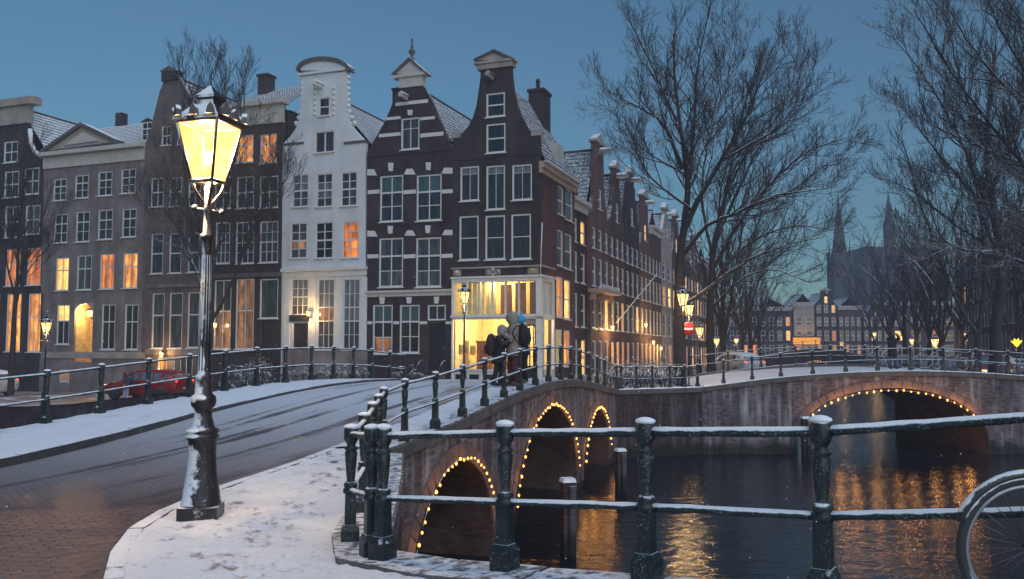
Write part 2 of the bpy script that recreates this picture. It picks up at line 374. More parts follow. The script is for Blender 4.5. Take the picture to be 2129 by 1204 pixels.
def road_mat():
    t = NT('slushy brick road'); p = t.coord(world=True, rz=0)
    m = t.n('ShaderNodeMapping'); m.vector_type = 'POINT'; m.inputs['Rotation'].default_value = (0, 0, R(19)); t.l(p, m.inputs[0])
    s = t.n('ShaderNodeMapping'); s.inputs['Scale'].default_value = (2.9, .05, 1); t.l(m.outputs[0], s.inputs[0])
    tracks = t.noise(s.outputs[0], 1.0, 4, .55)
    patch = t.noise(p, .5, 4); fine = t.noise(p, 7, 5, .7)
    sx = t.n('ShaderNodeSeparateXYZ'); t.l(p, sx.inputs[0])
    far = t.math('MULTIPLY', t.math('SUBTRACT', sx.outputs[1], 10.3), .095, True)       # the trodden lower end has been cleared
    h = t.math('ADD', t.math('MULTIPLY', tracks, .75), t.math('ADD', t.math('MULTIPLY', patch, .22), t.math('MULTIPLY', fine, .16)))
    f = t.math('MULTIPLY', t.ramp(h, [(.47, 0.0), (.55, 1.0)]), far)
    br = t.n('ShaderNodeTexBrick'); mm = t.n('ShaderNodeMapping'); mm.inputs['Rotation'].default_value = (0, 0, R(-128)); t.l(p, mm.inputs[0]); t.l(mm.outputs[0], br.inputs['Vector'])
    br.inputs['Scale'].default_value = 1; br.inputs['Brick Width'].default_value = .21; br.inputs['Row Height'].default_value = .105; br.inputs['Mortar Size'].default_value = .006
    br.inputs['Color1'].default_value = (.095, .062, .056, 1); br.inputs['Color2'].default_value = (.14, .088, .078, 1); br.inputs['Mortar'].default_value = (.03, .025, .025, 1)
    c = t.mix(t.ramp(patch, [(.35, 0.0), (.65, 1.0)]), t.mix(1, br.outputs['Color'], (.6, .6, .62), 'MULTIPLY'), br.outputs['Color'])
    c = t.mix(t.math('MULTIPLY', far, .3), c, (.20, .185, .21))
    c = t.mix(t.math('MULTIPLY', f, .85), c, (.66, .68, .73))
    hh = t.math('ADD', t.math('ADD', t.math('MULTIPLY', fine, .6), t.math('MULTIPLY', br.outputs['Fac'], -.5)), t.math('MULTIPLY', f, .6))
    return t.done(t.bsdf(c, t.math('ADD', .31, t.math('MULTIPLY', f, .55)), 0, .5, t.bump(hh, .02)))
M.road = road_mat()
# ================================================================== GROUND, WATER, BRIDGES, RAILINGS
def strip(name, m, ys, xl, xr, nx, zf, skirt=.0, kind='structure'):
    mb = MB(); vs = []
    for y in ys:
        a, b = xl(y), xr(y)
        for i in range(nx+1):
            x = lerp(a, b, i/nx); vs.append((x, y, zf(x, y)))
    w = nx+1
    fs = [(j*w+i, j*w+i+1, (j+1)*w+i+1, (j+1)*w+i) for j in range(len(ys)-1) for i in range(nx)]
    mb.add(vs, fs, 0, True)
    if skirt:
        for side in (0, nx):
            e = [vs[j*w+side] for j in range(len(ys))]
            v2 = e+[(p[0], p[1], p[2]-skirt) for p in e]; n = len(e)
            q = [(j, j+1, n+j+1, n+j) if side == 0 else (j+1, j, n+j, n+j+1) for j in range(n-1)]
            mb.add(v2, [f[::-1] for f in q], 0)
    o = mb.build(name, m); tag(o, kind=kind); return o
def frange(a, b, d):
    n = max(1, round((b-a)/d)); return [a+(b-a)*i/n for i in range(n+1)]
def nz(x, y, s=1.0):
    from mathutils import noise
    return noise.noise(Vector((x*s, y*s, .3)))

kerb_r = table([(2, -1.1), (3, -1.6), (4.5, -2.2), (5.5, -2.7), (6.57, -3.09), (7.2, -3.36), (7.76, -3.57), (8.5, -3.77), (9.36, -3.86), (10.3, -3.82), (11.3, -3.68), (12.9, -3.3), (14.9, -2.87), (18, -2.0), (24, -.35), (37.5, 3.3)])
rail_near = table([(2, 6.0), (3.2, 4.6), (4.65, 2.95), (5.2, 1.95), (5.85, 1.0), (6.4, .05), (7.05, -.93), (7.4, -1.2), (7.9, -1.36), (9.3, -1.48), (10.8, -1.62), (12.2, -1.77), (13.6, -1.95), (14.2, -2.0)])
def edge_r(y): return rail_near(y)+.22 if y < 14.2 else xr_br(y)+.10
kerb_l = table([(-20, -26), (3, -13.5), (9, -9.4), (12.9, -7.75), (15.5, -7.3), (18.3, -6.75), (24, -5.0), (36.3, -.75)])
def rail_l(y): return xl_br(y)

road = strip('road', M.road, frange(-12, 14.2, .5), lambda y: -60, lambda y: kerb_r(y)+.3, 40, lambda x, y: (z_br(y) if y > 8 else -.16)-.125)
strip('bridge_road', M.road, frange(14.2, 37.6, .5), lambda y: xl_br(y)-.1, lambda y: xr_br(y)+.1, 14,
      lambda x, y: z_br(y)-.125+.12*max(0, 1-((x-(xl_br(y)+xr_br(y))/2)/3.2)**2)*sstep(15, 22, y)*sstep(37, 30, y))
def snow_h(x, y): return .018*nz(x, y, 3.1)+.012*nz(x, y, 8.3)+.010*nz(x, y, 17)
prints = []
def walk(x, y, a, n, seed):
    r = random.Random(seed)
    for i in range(n):
        sd = .11 if i % 2 else -.11; prints.append((x+math.cos(a)*sd, y+math.sin(a)*sd, a)); x -= math.sin(a)*.62; y += math.cos(a)*.62; a += r.uniform(-.12, .12)
for q in ((-1.6, 3.2, .12, 17, 1), (-.9, 3.0, .25, 14, 2), (-2.2, 4.8, .10, 16, 3), (.6, 3.4, .75, 9, 4), (-2.9, 7.6, -.25, 11, 5), (-.4, 4.6, .9, 6, 6), (-2.6, 12.0, 3.3, 13, 7), (-1.9, 10.5, 2.9, 9, 8), (-1.2, 5.4, .45, 9, 9), (-2.4, 6.2, -.7, 6, 10)): walk(*q)
def tread(x, y):
    w = 0
    for px, py, a in prints:
        dx, dy = x-px, y-py
        if abs(dx) < .3 and abs(dy) < .3:
            u, v = dx*math.cos(a)+dy*math.sin(a), -dx*math.sin(a)+dy*math.cos(a); w = max(w, (1-(u/.07)**2-(v/.165)**2)*(.55+.45*math.sin(px*37+py*11)))
    return max(0, w)
pav = strip('corner_pavement', M.island, [-6]+frange(-5.5, 4.5, .5)+frange(4.6, 14.2, .045), lambda y: kerb_r(y)+.13, lambda y: edge_r(y)-.30, 100, lambda x, y: z_near(x, y)+snow_h(x, y)-.022*min(1, 1.6*tread(x, y)), .2)
wa = pav.data.attributes.new('wear', 'FLOAT', 'POINT'); wa.data.foreach_set('value', [min(1, tread(v.co.x, v.co.y)*1.8)+max(0, nz(v.co.x, v.co.y, .9))*.5 for v in pav.data.vertices])
strip('bridge_pavement', M.snow_walk, frange(14.2, 37.6, .12), lambda y: kerb_r(y)+.13, lambda y: xr_br(y)-.28, 12, lambda x, y: z_br(y)+.03+snow_h(x, y), .2)
strip('far_side_pavement', M.snow_walk, frange(4, 14.2, .2)+frange(14.3, 36.3, .12), lambda y: (xl_br(y)-.05 if y > 14.2 else -16-(14.2-y)*.6), lambda y: kerb_l(y)-.13, 22, lambda x, y: z_br(y)+.01+snow_h(x, y), .25)

# kerb stones along both pavements: each stone a part of a kerb line
def kerb_line(name, fx, ys, zf, side, label):
    root = empty(name, (fx(ys[0]), ys[0], zf(ys[0])), 0); tag(root, kind='structure')
    for i in range(len(ys)-1):
        ya, yb = ys[i]+.008, ys[i+1]-.008; xa, xb = fx(ya), fx(yb)
        d = Vector((xb-xa, yb-ya, 0)).normalized(); nrm = Vector((d.y, -d.x, 0))*side
        vs = []
        j = random.uniform(-.006, .006)
        for (x, y) in ((xa, ya), (xb, yb)):
            z = zf(y)
            for off, dz in ((0, -.28), (.02, .012+j), (.16, .012+j), (.16, -.28)):
                vs.append((x+nrm.x*off-root.location.x, y+nrm.y*off-root.location.y, z+dz-root.location.z))
        fs = [(0, 1, 2, 3), (7, 6, 5, 4), (0, 4, 5, 1), (1, 5, 6, 2), (2, 6, 7, 3)]
        if side < 0: fs = [f[::-1] for f in fs]
        MB().add(vs, fs, 0).build('kerb_stone', M.kerb, root)
def ycuts(f, a, b, L):
    ys = [a]; y = a; acc = 0
    while y < b:
        y2 = y+.05; acc += math.hypot(f(y2)-f(y), .05); y = y2
        if acc >= L: ys.append(y); acc = 0
    return ys
zk = lambda y: (z_br(y) if y > 8 else -.16)
kerb_line('corner_kerb', kerb_r, ycuts(kerb_r, 2.2, 37.2, .95), zk, 1, '')
kerb_line('far_kerb', kerb_l, ycuts(kerb_l, 5.0, 36.2, .95), zk, -1, '')

# paving bricks at the lower left: three hundred nearest as parts of the road, the others joined
def pave():
    d = Vector((-.61, .79, 0)).normalized(); n = Vector((d.y, -d.x, 0)); L, W = .21, .105
    cells = []
    for r in range(-150, 150):
        for c in range(-90, 90):
            p = d*(r*W) + n*(c*L+(L/2 if r % 2 else 0)) + Vector((-4.6, 8.2, 0))
            if not (5.6 < p.y < 12.8) or p.x > kerb_r(p.y)-.13: continue
            px = CX+F*p.x/p.y
            if px < -70 or p.x < -9.5: continue
            cells.append(p)
    cells.sort(key=lambda p: p.length)
    me = MB().add([(x*L/2*.955, y*W/2*.92, z) for z in (-.05, .006) for x, y in ((-1, -1), (1, -1), (1, 1), (-1, 1))]
                  + [(x*L/2*.90, y*W/2*.82, .011) for x, y in ((-1, -1), (1, -1), (1, 1), (-1, 1))],
                  [(0, 1, 5, 4), (1, 2, 6, 5), (2, 3, 7, 6), (3, 0, 4, 7), (4, 5, 9, 8), (5, 6, 10, 9), (6, 7, 11, 10), (7, 4, 8, 11), (8, 9, 10, 11)]).mesh('brick', M.paver)
    ang = math.atan2(n.y, n.x); rest = MB()
    for i, p in enumerate(cells):
        z = zk(p.y)-.122-.034*sstep(8.8, 12.2, p.y+1.3*nz(p.x, p.y, .8))+random.uniform(-.004, .004)+.012*nz(p.x, p.y, .7)
        if i < 300:
            o = put(me, 'brick', road, (p.x, p.y, z), ang+random.uniform(-.02, .02)); o.rotation_euler.x = random.uniform(-.02, .02); o.rotation_euler.y = random.uniform(-.015, .015)
        else:
            b = len(rest.v); a = ang+random.uniform(-.02, .02); ca, sa = math.cos(a), math.sin(a); tx, ty = random.uniform(-.02, .02), random.uniform(-.02, .02)
            rest.add([(p.x+v.co.x*ca-v.co.y*sa, p.y+v.co.x*sa+v.co.y*ca, z+v.co.z+tx*v.co.x+ty*v.co.y) for v in me.vertices], [tuple(f.vertices) for f in me.polygons])
    tag(rest.build('paving', M.paver, road), kind='stuff')
pave()

# ---- town ground beyond the water
canal_l = table([(36.2, -2.4), (36.25, -2.2), (37.5, 4.55), (38.2, 6.6), (39, 8.6), (39.05, 12.7), (47, 15.0), (116, 33.6), (124, 36)])
def town_l(y): return -2.4-(y-36.2)*2.88 if y < 62 else -80
strip('quay_street', M.town, frange(36.2, 40, .2)+frange(41, 62, 1)+frange(64, 120, 4), town_l, canal_l, 60, lambda x, y: z_town(x, y))
canal_r = table([(39, 22.0), (47, 25.0), (116, 48.5), (124, 51)])
strip('right_quay_street', M.town, frange(39, 62, 1)+frange(64, 120, 4), canal_r, lambda y: 110, 40, lambda x, y: lerp(z_b2(x)-.05, -1.0, sstep(40, 60, y)))
strip('far_ground', M.town, [120, 200, 326], lambda y: -150, lambda y: 190, 4, lambda x, y: -1.0)
w = MB(); w.add([(-80, -20, WATER), (120, -20, WATER), (120, 121, WATER), (-80, 121, WATER)], [(0, 1, 2, 3)]); tag(w.build('canal_water', M.water), kind='structure')
b_ = MB(); b_.add([(-150, -30, -4.4), (190, -30, -4.4), (190, 326, -4.4), (-150, 326, -4.4)], [(0, 1, 2, 3)]); tag(b_.build('canal_bed', M.quay_wall), kind='structure')
def ribbon(name, pts, zt, m, zb=-4.3, step=.6):
    mb = MB(); ps = []
    for a, b in zip(pts, pts[1:]):
        n = max(1, int((Vector(b)-Vector(a)).length/step)); ps += [Vector(a).lerp(Vector(b), i/n) for i in range(n)]
    ps.append(Vector(pts[-1])); vs = []
    for p in ps: vs += [(p.x, p.y, zt(p.x, p.y)), (p.x, p.y, zb)]
    mb.add(vs, [(2*i+1, 2*i+3, 2*i+2, 2*i) for i in range(len(ps)-1)], 0)
    return tag(mb.build(name, m), kind='structure')
ribbon('near_quay_wall', [(edge_r(y), y) for y in frange(2, 14.2, .3)[::-1]]+[(30, -14)], lambda x, y: z_near(x, y)-.28, M.quay_wall)
ribbon('left_quay_wall', [(-60, 56.3), (-2.4, 36.25)], lambda x, y: z_town(x, y)-.02, M.quay_wall)
ribbon('far_quay_wall', [(4.55, 37.5), (6.6, 38.2), (8.0, 38.75), (8.6, 39.0)], lambda x, y: z_b2(x)-.22, M.quay_wall)
ribbon('canal_left_wall', [(13.5, 47), (15, 47.05), (33.6, 116)], lambda x, y: z_town(x, y)-.02, M.quay_wall, step=4)
ribbon('canal_right_wall', [(48.5, 116), (25, 47.05), (20.8, 47)], lambda x, y: lerp(z_b2(x)-.05, -1.0, sstep(40, 60, y))-.02, M.quay_wall, step=4)

# ---- bridges
def ell(a, x): return a[3]+(a[2]-a[3])*math.sqrt(max(0, 1-((x-a[0])/a[1])**2))
def bridge(name, label, P0, P1, depth, ztop, arches, wallm, cop_m, cop=.95, vous=22, cop_h=.24, group=None):
    d = P1-P0; L = d.length; rz = math.atan2(d.y, d.x); root = empty(name, (P0.x, P0.y, 0), rz, label, 'bridge', group)
    xs = set(frange(0, L, .5))
    for a in arches:
        xs = {x for x in xs if not (a[0]-a[1] < x < a[0]+a[1])}
        xs |= {a[0]-a[1]*math.cos(math.pi*i/36) for i in range(37)}
    xs = sorted(xs); mb = MB(); vt = MB()
    def inside(x0, x1):
        m = (x0+x1)/2
        for a in arches:
            if abs(m-a[0]) < a[1]: return a
    for x0, x1 in zip(xs, xs[1:]):
        a = inside(x0, x1); t0, t1 = ztop(x0)-cop_h+.01, ztop(x1)-cop_h+.01
        b0, b1 = (ell(a, x0), ell(a, x1)) if a else (-4.3, -4.3)
        mb.add([(x0, 0, b0), (x1, 0, b1), (x1, 0, t1), (x0, 0, t0)], [(0, 1, 2, 3)])
        if a: vt.add([(x0, 0.002, b0), (x1, 0.002, b1), (x1, depth, b1), (x0, depth, b0)], [(0, 3, 2, 1)], 0, True)
    for a in arches:
        for sx in (-1, 1):
            x = a[0]+sx*a[1]; vt.add([(x, 0, -4.3), (x, depth, -4.3), (x, depth, a[3]), (x, 0, a[3])], [(0, 1, 2, 3)])
    mb.build('spandrel_wall', wallm, root); vt.build('arch_vault', M.vault, root)
    n = max(1, round(L/cop))
    for i in range(n):
        xa, xb = L*i/n+.006, L*(i+1)/n-.006; j = random.uniform(-.004, .004); vs = []
        for x in (xa, xb):
            for y, z in ((-.09, -cop_h), (-.09, -.03), (-.06, j), (.40, j), (.40, -cop_h)): vs.append((x, y, ztop(x)+z))
        MB().add(vs, [(0, 1, 2, 3, 4), (9, 8, 7, 6, 5)]+[(k, 5+k, 5+(k+1) % 5, (k+1) % 5) for k in range(5)]).build('coping_stone', cop_m, root)
    for a in arches if vous else []:
        for i in range(vous):
            vs = []
            for t in (math.pi*(i+.04)/vous, math.pi*(i+.96)/vous):
                x, z = a[0]-a[1]*math.cos(t), a[3]+(a[2]-a[3])*math.sin(t)
                nn = Vector((-math.cos(t)/a[1], 0, math.sin(t)/(a[2]-a[3]))).normalized()*.34
                vs += [(x, -.03, z), (x+nn.x, -.03, z+nn.z), (x+nn.x, .03, z+nn.z), (x, .03, z)]
            MB().add(vs, [(0, 1, 2, 3), (7, 6, 5, 4), (0, 4, 5, 1), (1, 5, 6, 2), (2, 6, 7, 3), (3, 7, 4, 0)]).build('arch_stone', M.voussoir, root)
    return root
SB1 = (RB1-RB0).length
A1 = [(3.6, 2.55, -.70, -3.0), (11.7, 3.95, -.14, -3.0), (19.4, 2.75, -.74, -3.0)]
bridge1 = bridge('stone_bridge', 'near brick bridge with three light-trimmed arches carrying the snowy road', RB0, RB1, 6.2, lambda s: z_br(14.2+s*23.3/SB1), A1, M.bridge_wall, M.coping, .95, 24)
B2P0, B2P1 = Vector((8.6, 39.0, 0)), Vector((36, 39.0, 0))
A2 = [(17.14-8.6, 4.3, -.25, -2.6)]
bridge2 = bridge('single_arch_bridge', 'wide brick bridge with one low arch of lights, behind the water', B2P0, B2P1, 8.0, lambda s: z_b2(8.6+s), A2, M.bridge_wall, M.coping_snow, 1.0, 30)
bridge('far_quay_coping', 'stone edge of the far quay between the two bridges', RB1+Vector((0.05, 0, 0)), Vector((8.55, 38.95, 0)), .1, lambda s: lerp(z_br(37.5), z_b2(8.5), s/4.3), [], M.quay_wall, M.coping_snow, .9, 0)['category'] = 'quay edge'
strip('second_bridge_deck', M.snow_walk, frange(39.35, 47.2, .4), lambda y: 8.4, lambda y: 36, 40, lambda x, y: z_b2(x)-.01)
dk = MB(); dk.span(8.6, 46.8, -.9, 12.8, 47.0, -.5)
# back edge wall of the second bridge and its low snow line
bb = MB()
for x0, x1 in zip(frange(8.6, 36, .6), frange(8.6, 36, .6)[1:]):
    bb.add([(x0, 47.2, z_b2(x0)-.3), (x1, 47.2, z_b2(x1)-.3), (x1, 47.2, z_b2(x1)+.10), (x0, 47.2, z_b2(x0)+.10), (x0, 47.0, z_b2(x0)+.10), (x1, 47.0, z_b2(x1)+.10), (x0, 47.0, z_b2(x0)-.3), (x1, 47.0, z_b2(x1)-.3)], [(1, 0, 3, 2), (3, 4, 5, 2), (6, 7, 5, 4)])
bb.build('back_edge', M.coping_snow, bridge2, (-8.6, -39, 0))
z_b3 = smooth_table([(0, -.9), (5, .1), (9, .55), (13, .1), (18, -.9)])
B3P0, B3P1 = Vector((31.6, 114, 0)), Vector((49.6, 116, 0))
A3 = [(3.6, 1.9, -.95, -3), (9.0, 2.7, -.35, -3), (14.4, 1.9, -.95, -3)]
bridge3 = bridge('distant_bridge', 'small distant bridge with three tiny lit arches far down the canal', B3P0, B3P1, 6, lambda s: z_b3(s)+.9, A3, M.quay_wall, M.coping_snow, 1.8, 0, .3)
# ---- strings of fairy lights round the arches
bulb_me = MB().ball((0, 0, 0), .032, n=8, k=5, sz=1.25).mesh('bulb', M.bulb)
def light_string(name, label, root, a, n, r=1.0, lo=0.0, off=.05, power=0):
    o = empty(name, root.location, root.rotation_euler.z, label, 'light string', 'strings of fairy lights on the bridge arches')
    pts = []
    ts = [i/400*math.pi for i in range(401)]; acc = [0]
    P = lambda t: (a[0]-(a[1]+off)*math.cos(t), -.09, a[3]+(a[2]-a[3]+off)*math.sin(t))
    for t0, t1 in zip(ts, ts[1:]): acc.append(acc[-1]+(Vector(P(t1))-Vector(P(t0))).length)
    tot = acc[-1]; pos = []
    for i in range(n):
        s_ = tot*(lo+(1-2*lo)*i/(n-1)); k = max(j for j in range(401) if acc[j] <= s_+1e-9); pos.append(P(ts[k]))
    m = MB().tube([P(lerp(math.asin(0)+.05, math.pi-.05, i/60)) for i in range(61)], .012*r, 4); m.build('cable', M.iron_plain, o)
    nl = 9 if power > 10 else 5
    for k in range(power and nl):
        p = pos[int((k+.5)*len(pos)/nl)]; lamp_light('bulb_light', (p[0], p[1]-.22, p[2]-.12), power, (1.0, .42, .10), .08, o)
    for p in pos:
        b = put(bulb_me, 'bulb', o, (p[0], p[1]-.02, p[2]+random.uniform(-.035, .03))); q_ = r*random.uniform(.72, 1.12); b.scale = (q_, q_, q_)
    return o
light_string('fairy_lights', 'string of warm bulbs round the nearest low arch of the near bridge', bridge1, A1[0], 28, .85, .09, power=4)
light_string('fairy_lights', 'string of warm bulbs round the tall middle arch of the near bridge', bridge1, A1[1], 36, 1.0, .06, power=5)
light_string('fairy_lights', 'string of warm bulbs round the narrow far arch of the near bridge', bridge1, A1[2], 24, 1.2, .08, power=5)
light_string('fairy_lights', 'string of warm bulbs under the wide single arch of the second bridge', bridge2, A2[0], 24, 1.4, .13, -.1, power=13)
for a, lb in zip(A3, ('left', 'tall middle', 'right')):
    light_string('fairy_lights', 'tiny string of bulbs round the %s arch of the distant bridge' % lb, bridge3, a, 16, 1.6, .16)

# ---- railings
def post_mesh(n, cap=True):
    mb = MB()
    mb.box(0, 0, .07, .185, .185, .14); mb.box(0, 0, .165, .185, .185, .05, top=.72)
    mb.box(0, 0, .33, .118, .118, .28, top=.92)
    mb.lathe([(.058, .46), (.078, .47), (.078, .50), (.062, .515), (.070, .53), (.070, .55), (.052, .565), (.040, .58), (.046, .62), (.060, .76), (.066, .83), (.052, .845), (.070, .86), (.070, .875), (.040, .89), (.050, .91), (.072, .94), (.076, .955), (.076, 1.035), (.066, 1.055)], n)
    if cap: mb.lathe([(.074, 1.052), (.080, 1.058), (.072, 1.072), (.040, 1.084), (.01, 1.088)], n, m=1)
    mb.v = [(x*.88, y*.88, z) for x, y, z in mb.v]
    return mb.mesh('post', [M.iron, M.snow])
POST_HI, POST_LO = post_mesh(16), post_mesh(8)
def railing(name, label, pts, hi=True, rr=.028, gap=None, lean=0):
    p0 = Vector(pts[0]); root = empty(name, p0, 0, label, 'railing', 'iron canal railings')
    for p in pts:
        q = Vector(p)-p0; o = put(POST_HI if hi else POST_LO, 'post', root, q, 0)
    for a, b in zip(pts, pts[1:]):
        a, b = Vector(a)-p0, Vector(b)-p0; d = (b-a).normalized()
        o = math.atan2(d.y, d.x)
        for h, r in ((.49, rr*.9), (.99, rr)):
            mid = [a.lerp(b, k/8)+Vector((0, 0, h+random.uniform(-.002, .002))) for k in range(9)]
            MB().tube(mid, [r*random.uniform(.94, 1.1) for _ in mid], 10 if hi else 6).build('rail', M.rail_snow, root)
    for i, p in enumerate(pts):
        q = Vector(p)-p0; a = Vector(pts[max(i-1, 0)]); b = Vector(pts[min(i+1, len(pts)-1)]); root.children[i].rotation_euler.z = math.atan2(b.y-a.y, b.x-a.x)
    return root
near_pts = [(-1.043, 7.05), (-.052, 6.4), (.90, 5.85), (1.85, 5.2), (2.86, 4.6), (4.1, 3.5)]
zc_ = {0: -.085, 1: 0, 2: .065, 3: .13, 4: .27, 5: .33}
railing('quay_railing', 'snow-capped railing along the near quay edge in the foreground', [(x, y, zc_[i]) for i, (x, y) in enumerate(near_pts)], True, .030)
def br_r(px):
    r = (px-CX)/F; Y = (2.1+14.2*.2854)/(.2854-r); return (xr_br(Y), Y, z_br(Y))
crn = [(-1.46, 7.88, -.16), (-1.585, 9.3, -.16), (-1.74, 10.8, -.14), (-1.88, 12.2, -.12), (-2.0, 13.5, -.08)]
railing('bridge_railing', 'curving railing along the right side of the near bridge beside the couple', [(-1.16, 7.2, -.10)]+crn+[br_r(p) for p in (843, 906, 962, 1008, 1048, 1081, 1113, 1140, 1165, 1186, 1206, 1224, 1241, 1256, 1281)], True, .027)
def br_l(px):
    r = (px-CX)/F; Y = 15.377/(.3575-r); return (xl_br(Y)+.1, Y, z_br(Y)-.02)
railing('bridge_railing', 'railing along the left side of the near bridge before the parked red car', [(-10.4, 13.2, -.1), (-9.95, 14.6, -.03), (-9.5, 15.8, .03)]+[br_l(p) for p in (92, 205, 303, 388, 462, 528, 588, 642, 688, 730, 768, 805, 836)], True, .027)
railing('quay_railing', 'thin railing on the far quay bend between the two bridges', [(4.75, 37.62, -.26), (5.45, 37.85, -.28), (6.2, 38.15, -.29), (7.05, 38.5, -.28), (7.75, 38.8, -.27), (8.4, 39.1, -.24)], False, .022)
railing('bridge_railing', 'dark railing on the front edge of the second bridge', [(x, 39.18, z_b2(x)) for x in (9.6, 10.9, 12.2, 13.65, 15.15, 16.6, 18.1, 19.6, 21.1, 22.55, 24.0, 25.5)], False, .024)
railing('bridge_railing', 'dark railing on the back edge of the second bridge', [(x, 47.1, z_b2(x)+.1) for x in (9.8, 11.8, 13.6, 15.5, 17.4, 19.3, 21.2, 23.1, 25.0, 27.0)], False, .024)
railing('bridge_railing', 'tiny railing along the distant bridge', [(lerp(B3P0.x, B3P1.x, t), lerp(114.1, 116.1, t), z_b3(18*t)+.9) for t in frange(0, 1, .1)], False, .03)
# slabs of the near quay edge under the railing
def near_edge():
    root = empty('quay_edge', (0, 6.3, 0)); tag(root, kind='structure')
    ys = ycuts(lambda y: edge_r(y), 3.0, 14.0, .8)
    for i in range(len(ys)-1):
        vs = []; j = random.uniform(-.008, .008)
        for y in (ys[i]+.006, ys[i+1]-.006):
            x = edge_r(y); t = Vector((edge_r(y+.05)-edge_r(y-.05), .1, 0)).normalized(); n = Vector((-t.y, t.x, 0))
            z = z_near(x-.2, y)
            for off, dz in ((-.03, -.3), (-.03, -.01), (.0, .012), (.52, .012), (.52, -.3)): vs.append((x+n.x*off, y+n.y*off-6.3, z+dz+j))
        MB().add(vs, [(4, 3, 2, 1, 0), (5, 6, 7, 8, 9)]+[((k+1) % 5, 5+(k+1) % 5, 5+k, k) for k in range(5)]).build('stone_slab', M.slab, root)
near_edge()
# timber fender posts standing in the water
def fender(x, y, ztop, w, rz, label):
    o = empty('mooring_post', (x, y, -3.3), rz, label, 'mooring post', 'snowy fender posts in the canal'); h = ztop+3.3
    mb = MB(); mb.box(0, 0, h/2, w, w, h); mb.box(w*.2, -w*.55, h*.5, w*.5, .08, h*.9); mb.build('timber', M.quay_wall, o)
    MB().box(0, 0, h+.04, w*1.12, w*1.12, .09, top=.86).build('snow_cap', M.snow, o)
    MB().box(w*.56, 0, h*.52, .05, w*.5, h*.94).build('guard_strip', M.coping_snow, o)
p = on_z(1177, 1160, -3.2); fender(2.05-.75, 20.3, -1.52, .29, R(15), 'stout snow-topped post before the pier right of the nearest arch')
fender(3.62, 29.0, -1.86, .30, R(15), 'tall snow-topped post by the far narrow arch of the near bridge')
fender(12.95, 38.2, -1.55, .34, 0, 'round-topped post at the left foot of the single arch')
# ================================================================== HOUSES
def edge_at(prof, z, up):
    segs = list(zip(prof, prof[1:]))
    for (x0, z0), (x1, z1) in (segs if not up else segs):
        if z1-z0 > 1e-6 and z0-1e-7 <= z <= z1+1e-7: return x0+(x1-x0)*(z-z0)/(z1-z0)
    return prof[-1][0] if z > prof[-1][1] else prof[0][0]
def wall_mb(xl, xr, holes, th=.3, rev=.16):
    """A facade with real openings: xl / xr are the outline's left and right edges from the ground up, holes are (x0,z0,x1,z1)."""
    mb = MB(); zs = sorted({round(z, 4) for _, z in xl+xr} | {round(h[k], 4) for h in holes for k in (1, 3)})
    top = min(max(z for _, z in xl), max(z for _, z in xr)); prev = None
    for a, b in zip(zs, zs[1:]):
        if b-a < 2e-4 or a >= top-1e-6: continue
        e = 1e-4; la, lb, ra, rb = edge_at(xl, a+e, 0), edge_at(xl, b-e, 0), edge_at(xr, a+e, 0), edge_at(xr, b-e, 0)
        cur = (la, lb)
        for h in sorted(h for h in holes if h[1] <= a+e and h[3] >= b-e):
            mb.add([(cur[0], 0, a), (h[0], 0, a), (h[0], 0, b), (cur[1], 0, b)], [(0, 1, 2, 3)]); cur = (h[2], h[2])
        mb.add([(cur[0], 0, a), (ra, 0, a), (rb, 0, b), (cur[1], 0, b)], [(0, 1, 2, 3)])
        mb.add([(la, 0, a), (lb, 0, b), (lb, th, b), (la, th, a)], [(0, 1, 2, 3)]); mb.add([(ra, 0, a), (rb, 0, b), (rb, th, b), (ra, th, a)], [(3, 2, 1, 0)])
        mb.add([(la, th, a), (ra, th, a), (rb, th, b), (lb, th, b)], [(3, 2, 1, 0)]) if not any(h[1] <= a+e and h[3] >= b-e for h in holes) else 0
        if prev is not None:                                            # ledges where the outline steps in
            for q, c in ((prev[0], la), (prev[1], ra)):
                if abs(q-c) > .01: mb.add([(min(q, c), 0, a), (max(q, c), 0, a), (max(q, c), th, a), (min(q, c), th, a)], [(0, 1, 2, 3)])
        prev = (lb, rb)
    if prev: mb.add([(prev[0], 0, top), (prev[1], 0, top), (prev[1], th, top), (prev[0], th, top)], [(0, 1, 2, 3)])
    for x0, z0, x1, z1 in holes:
        mb.add([(x0, 0, z0), (x1, 0, z0), (x1, 0, z1), (x0, 0, z1), (x0, rev, z0), (x1, rev, z0), (x1, rev, z1), (x0, rev, z1)],
               [(0, 4, 5, 1), (1, 5, 6, 2), (2, 6, 7, 3), (3, 7, 4, 0)])
    return mb
_wc = {}
def frame_mesh(w, h, nx, rows, fw, bar, fm):
    k = (round(w, 2), round(h, 2), nx, tuple(round(r, 2) for r in rows), fw, bar, fm.name)
    if k in _wc: return _wc[k]
    mb = MB(); a = .045
    for x in (-w/2+fw/2, w/2-fw/2): mb.box(x, 0, h/2, fw, .09, h)
    for z in (fw/2, h-fw/2): mb.box(0, 0, z, w-2*fw, .088, fw)
    iw = w-2*fw; ih = h-2*fw
    for i in range(1, nx): mb.box(-iw/2+iw*i/nx, .01, h/2, bar*(1.0 if nx != 2 else 1.25), .05, ih)
    for i, r in enumerate(rows[1:-1]): mb.box(0, .006, fw+ih*r, iw, .062, bar*(2.2 if abs(r-.5) < .12 or abs(r-.62) < .06 else 1))
    _wc[k] = mb.mesh('window', fm); return _wc[k]
def quad_mesh(w, h, m):
    k = ('p', round(w, 2), round(h, 2), m.name)
    if k not in _wc: _wc[k] = MB().box(0, 0, 0, w, .014, h).mesh('pane', m)
    return _wc[k]
def rows_of(n): return [i/n for i in range(n+1)] if isinstance(n, int) else n
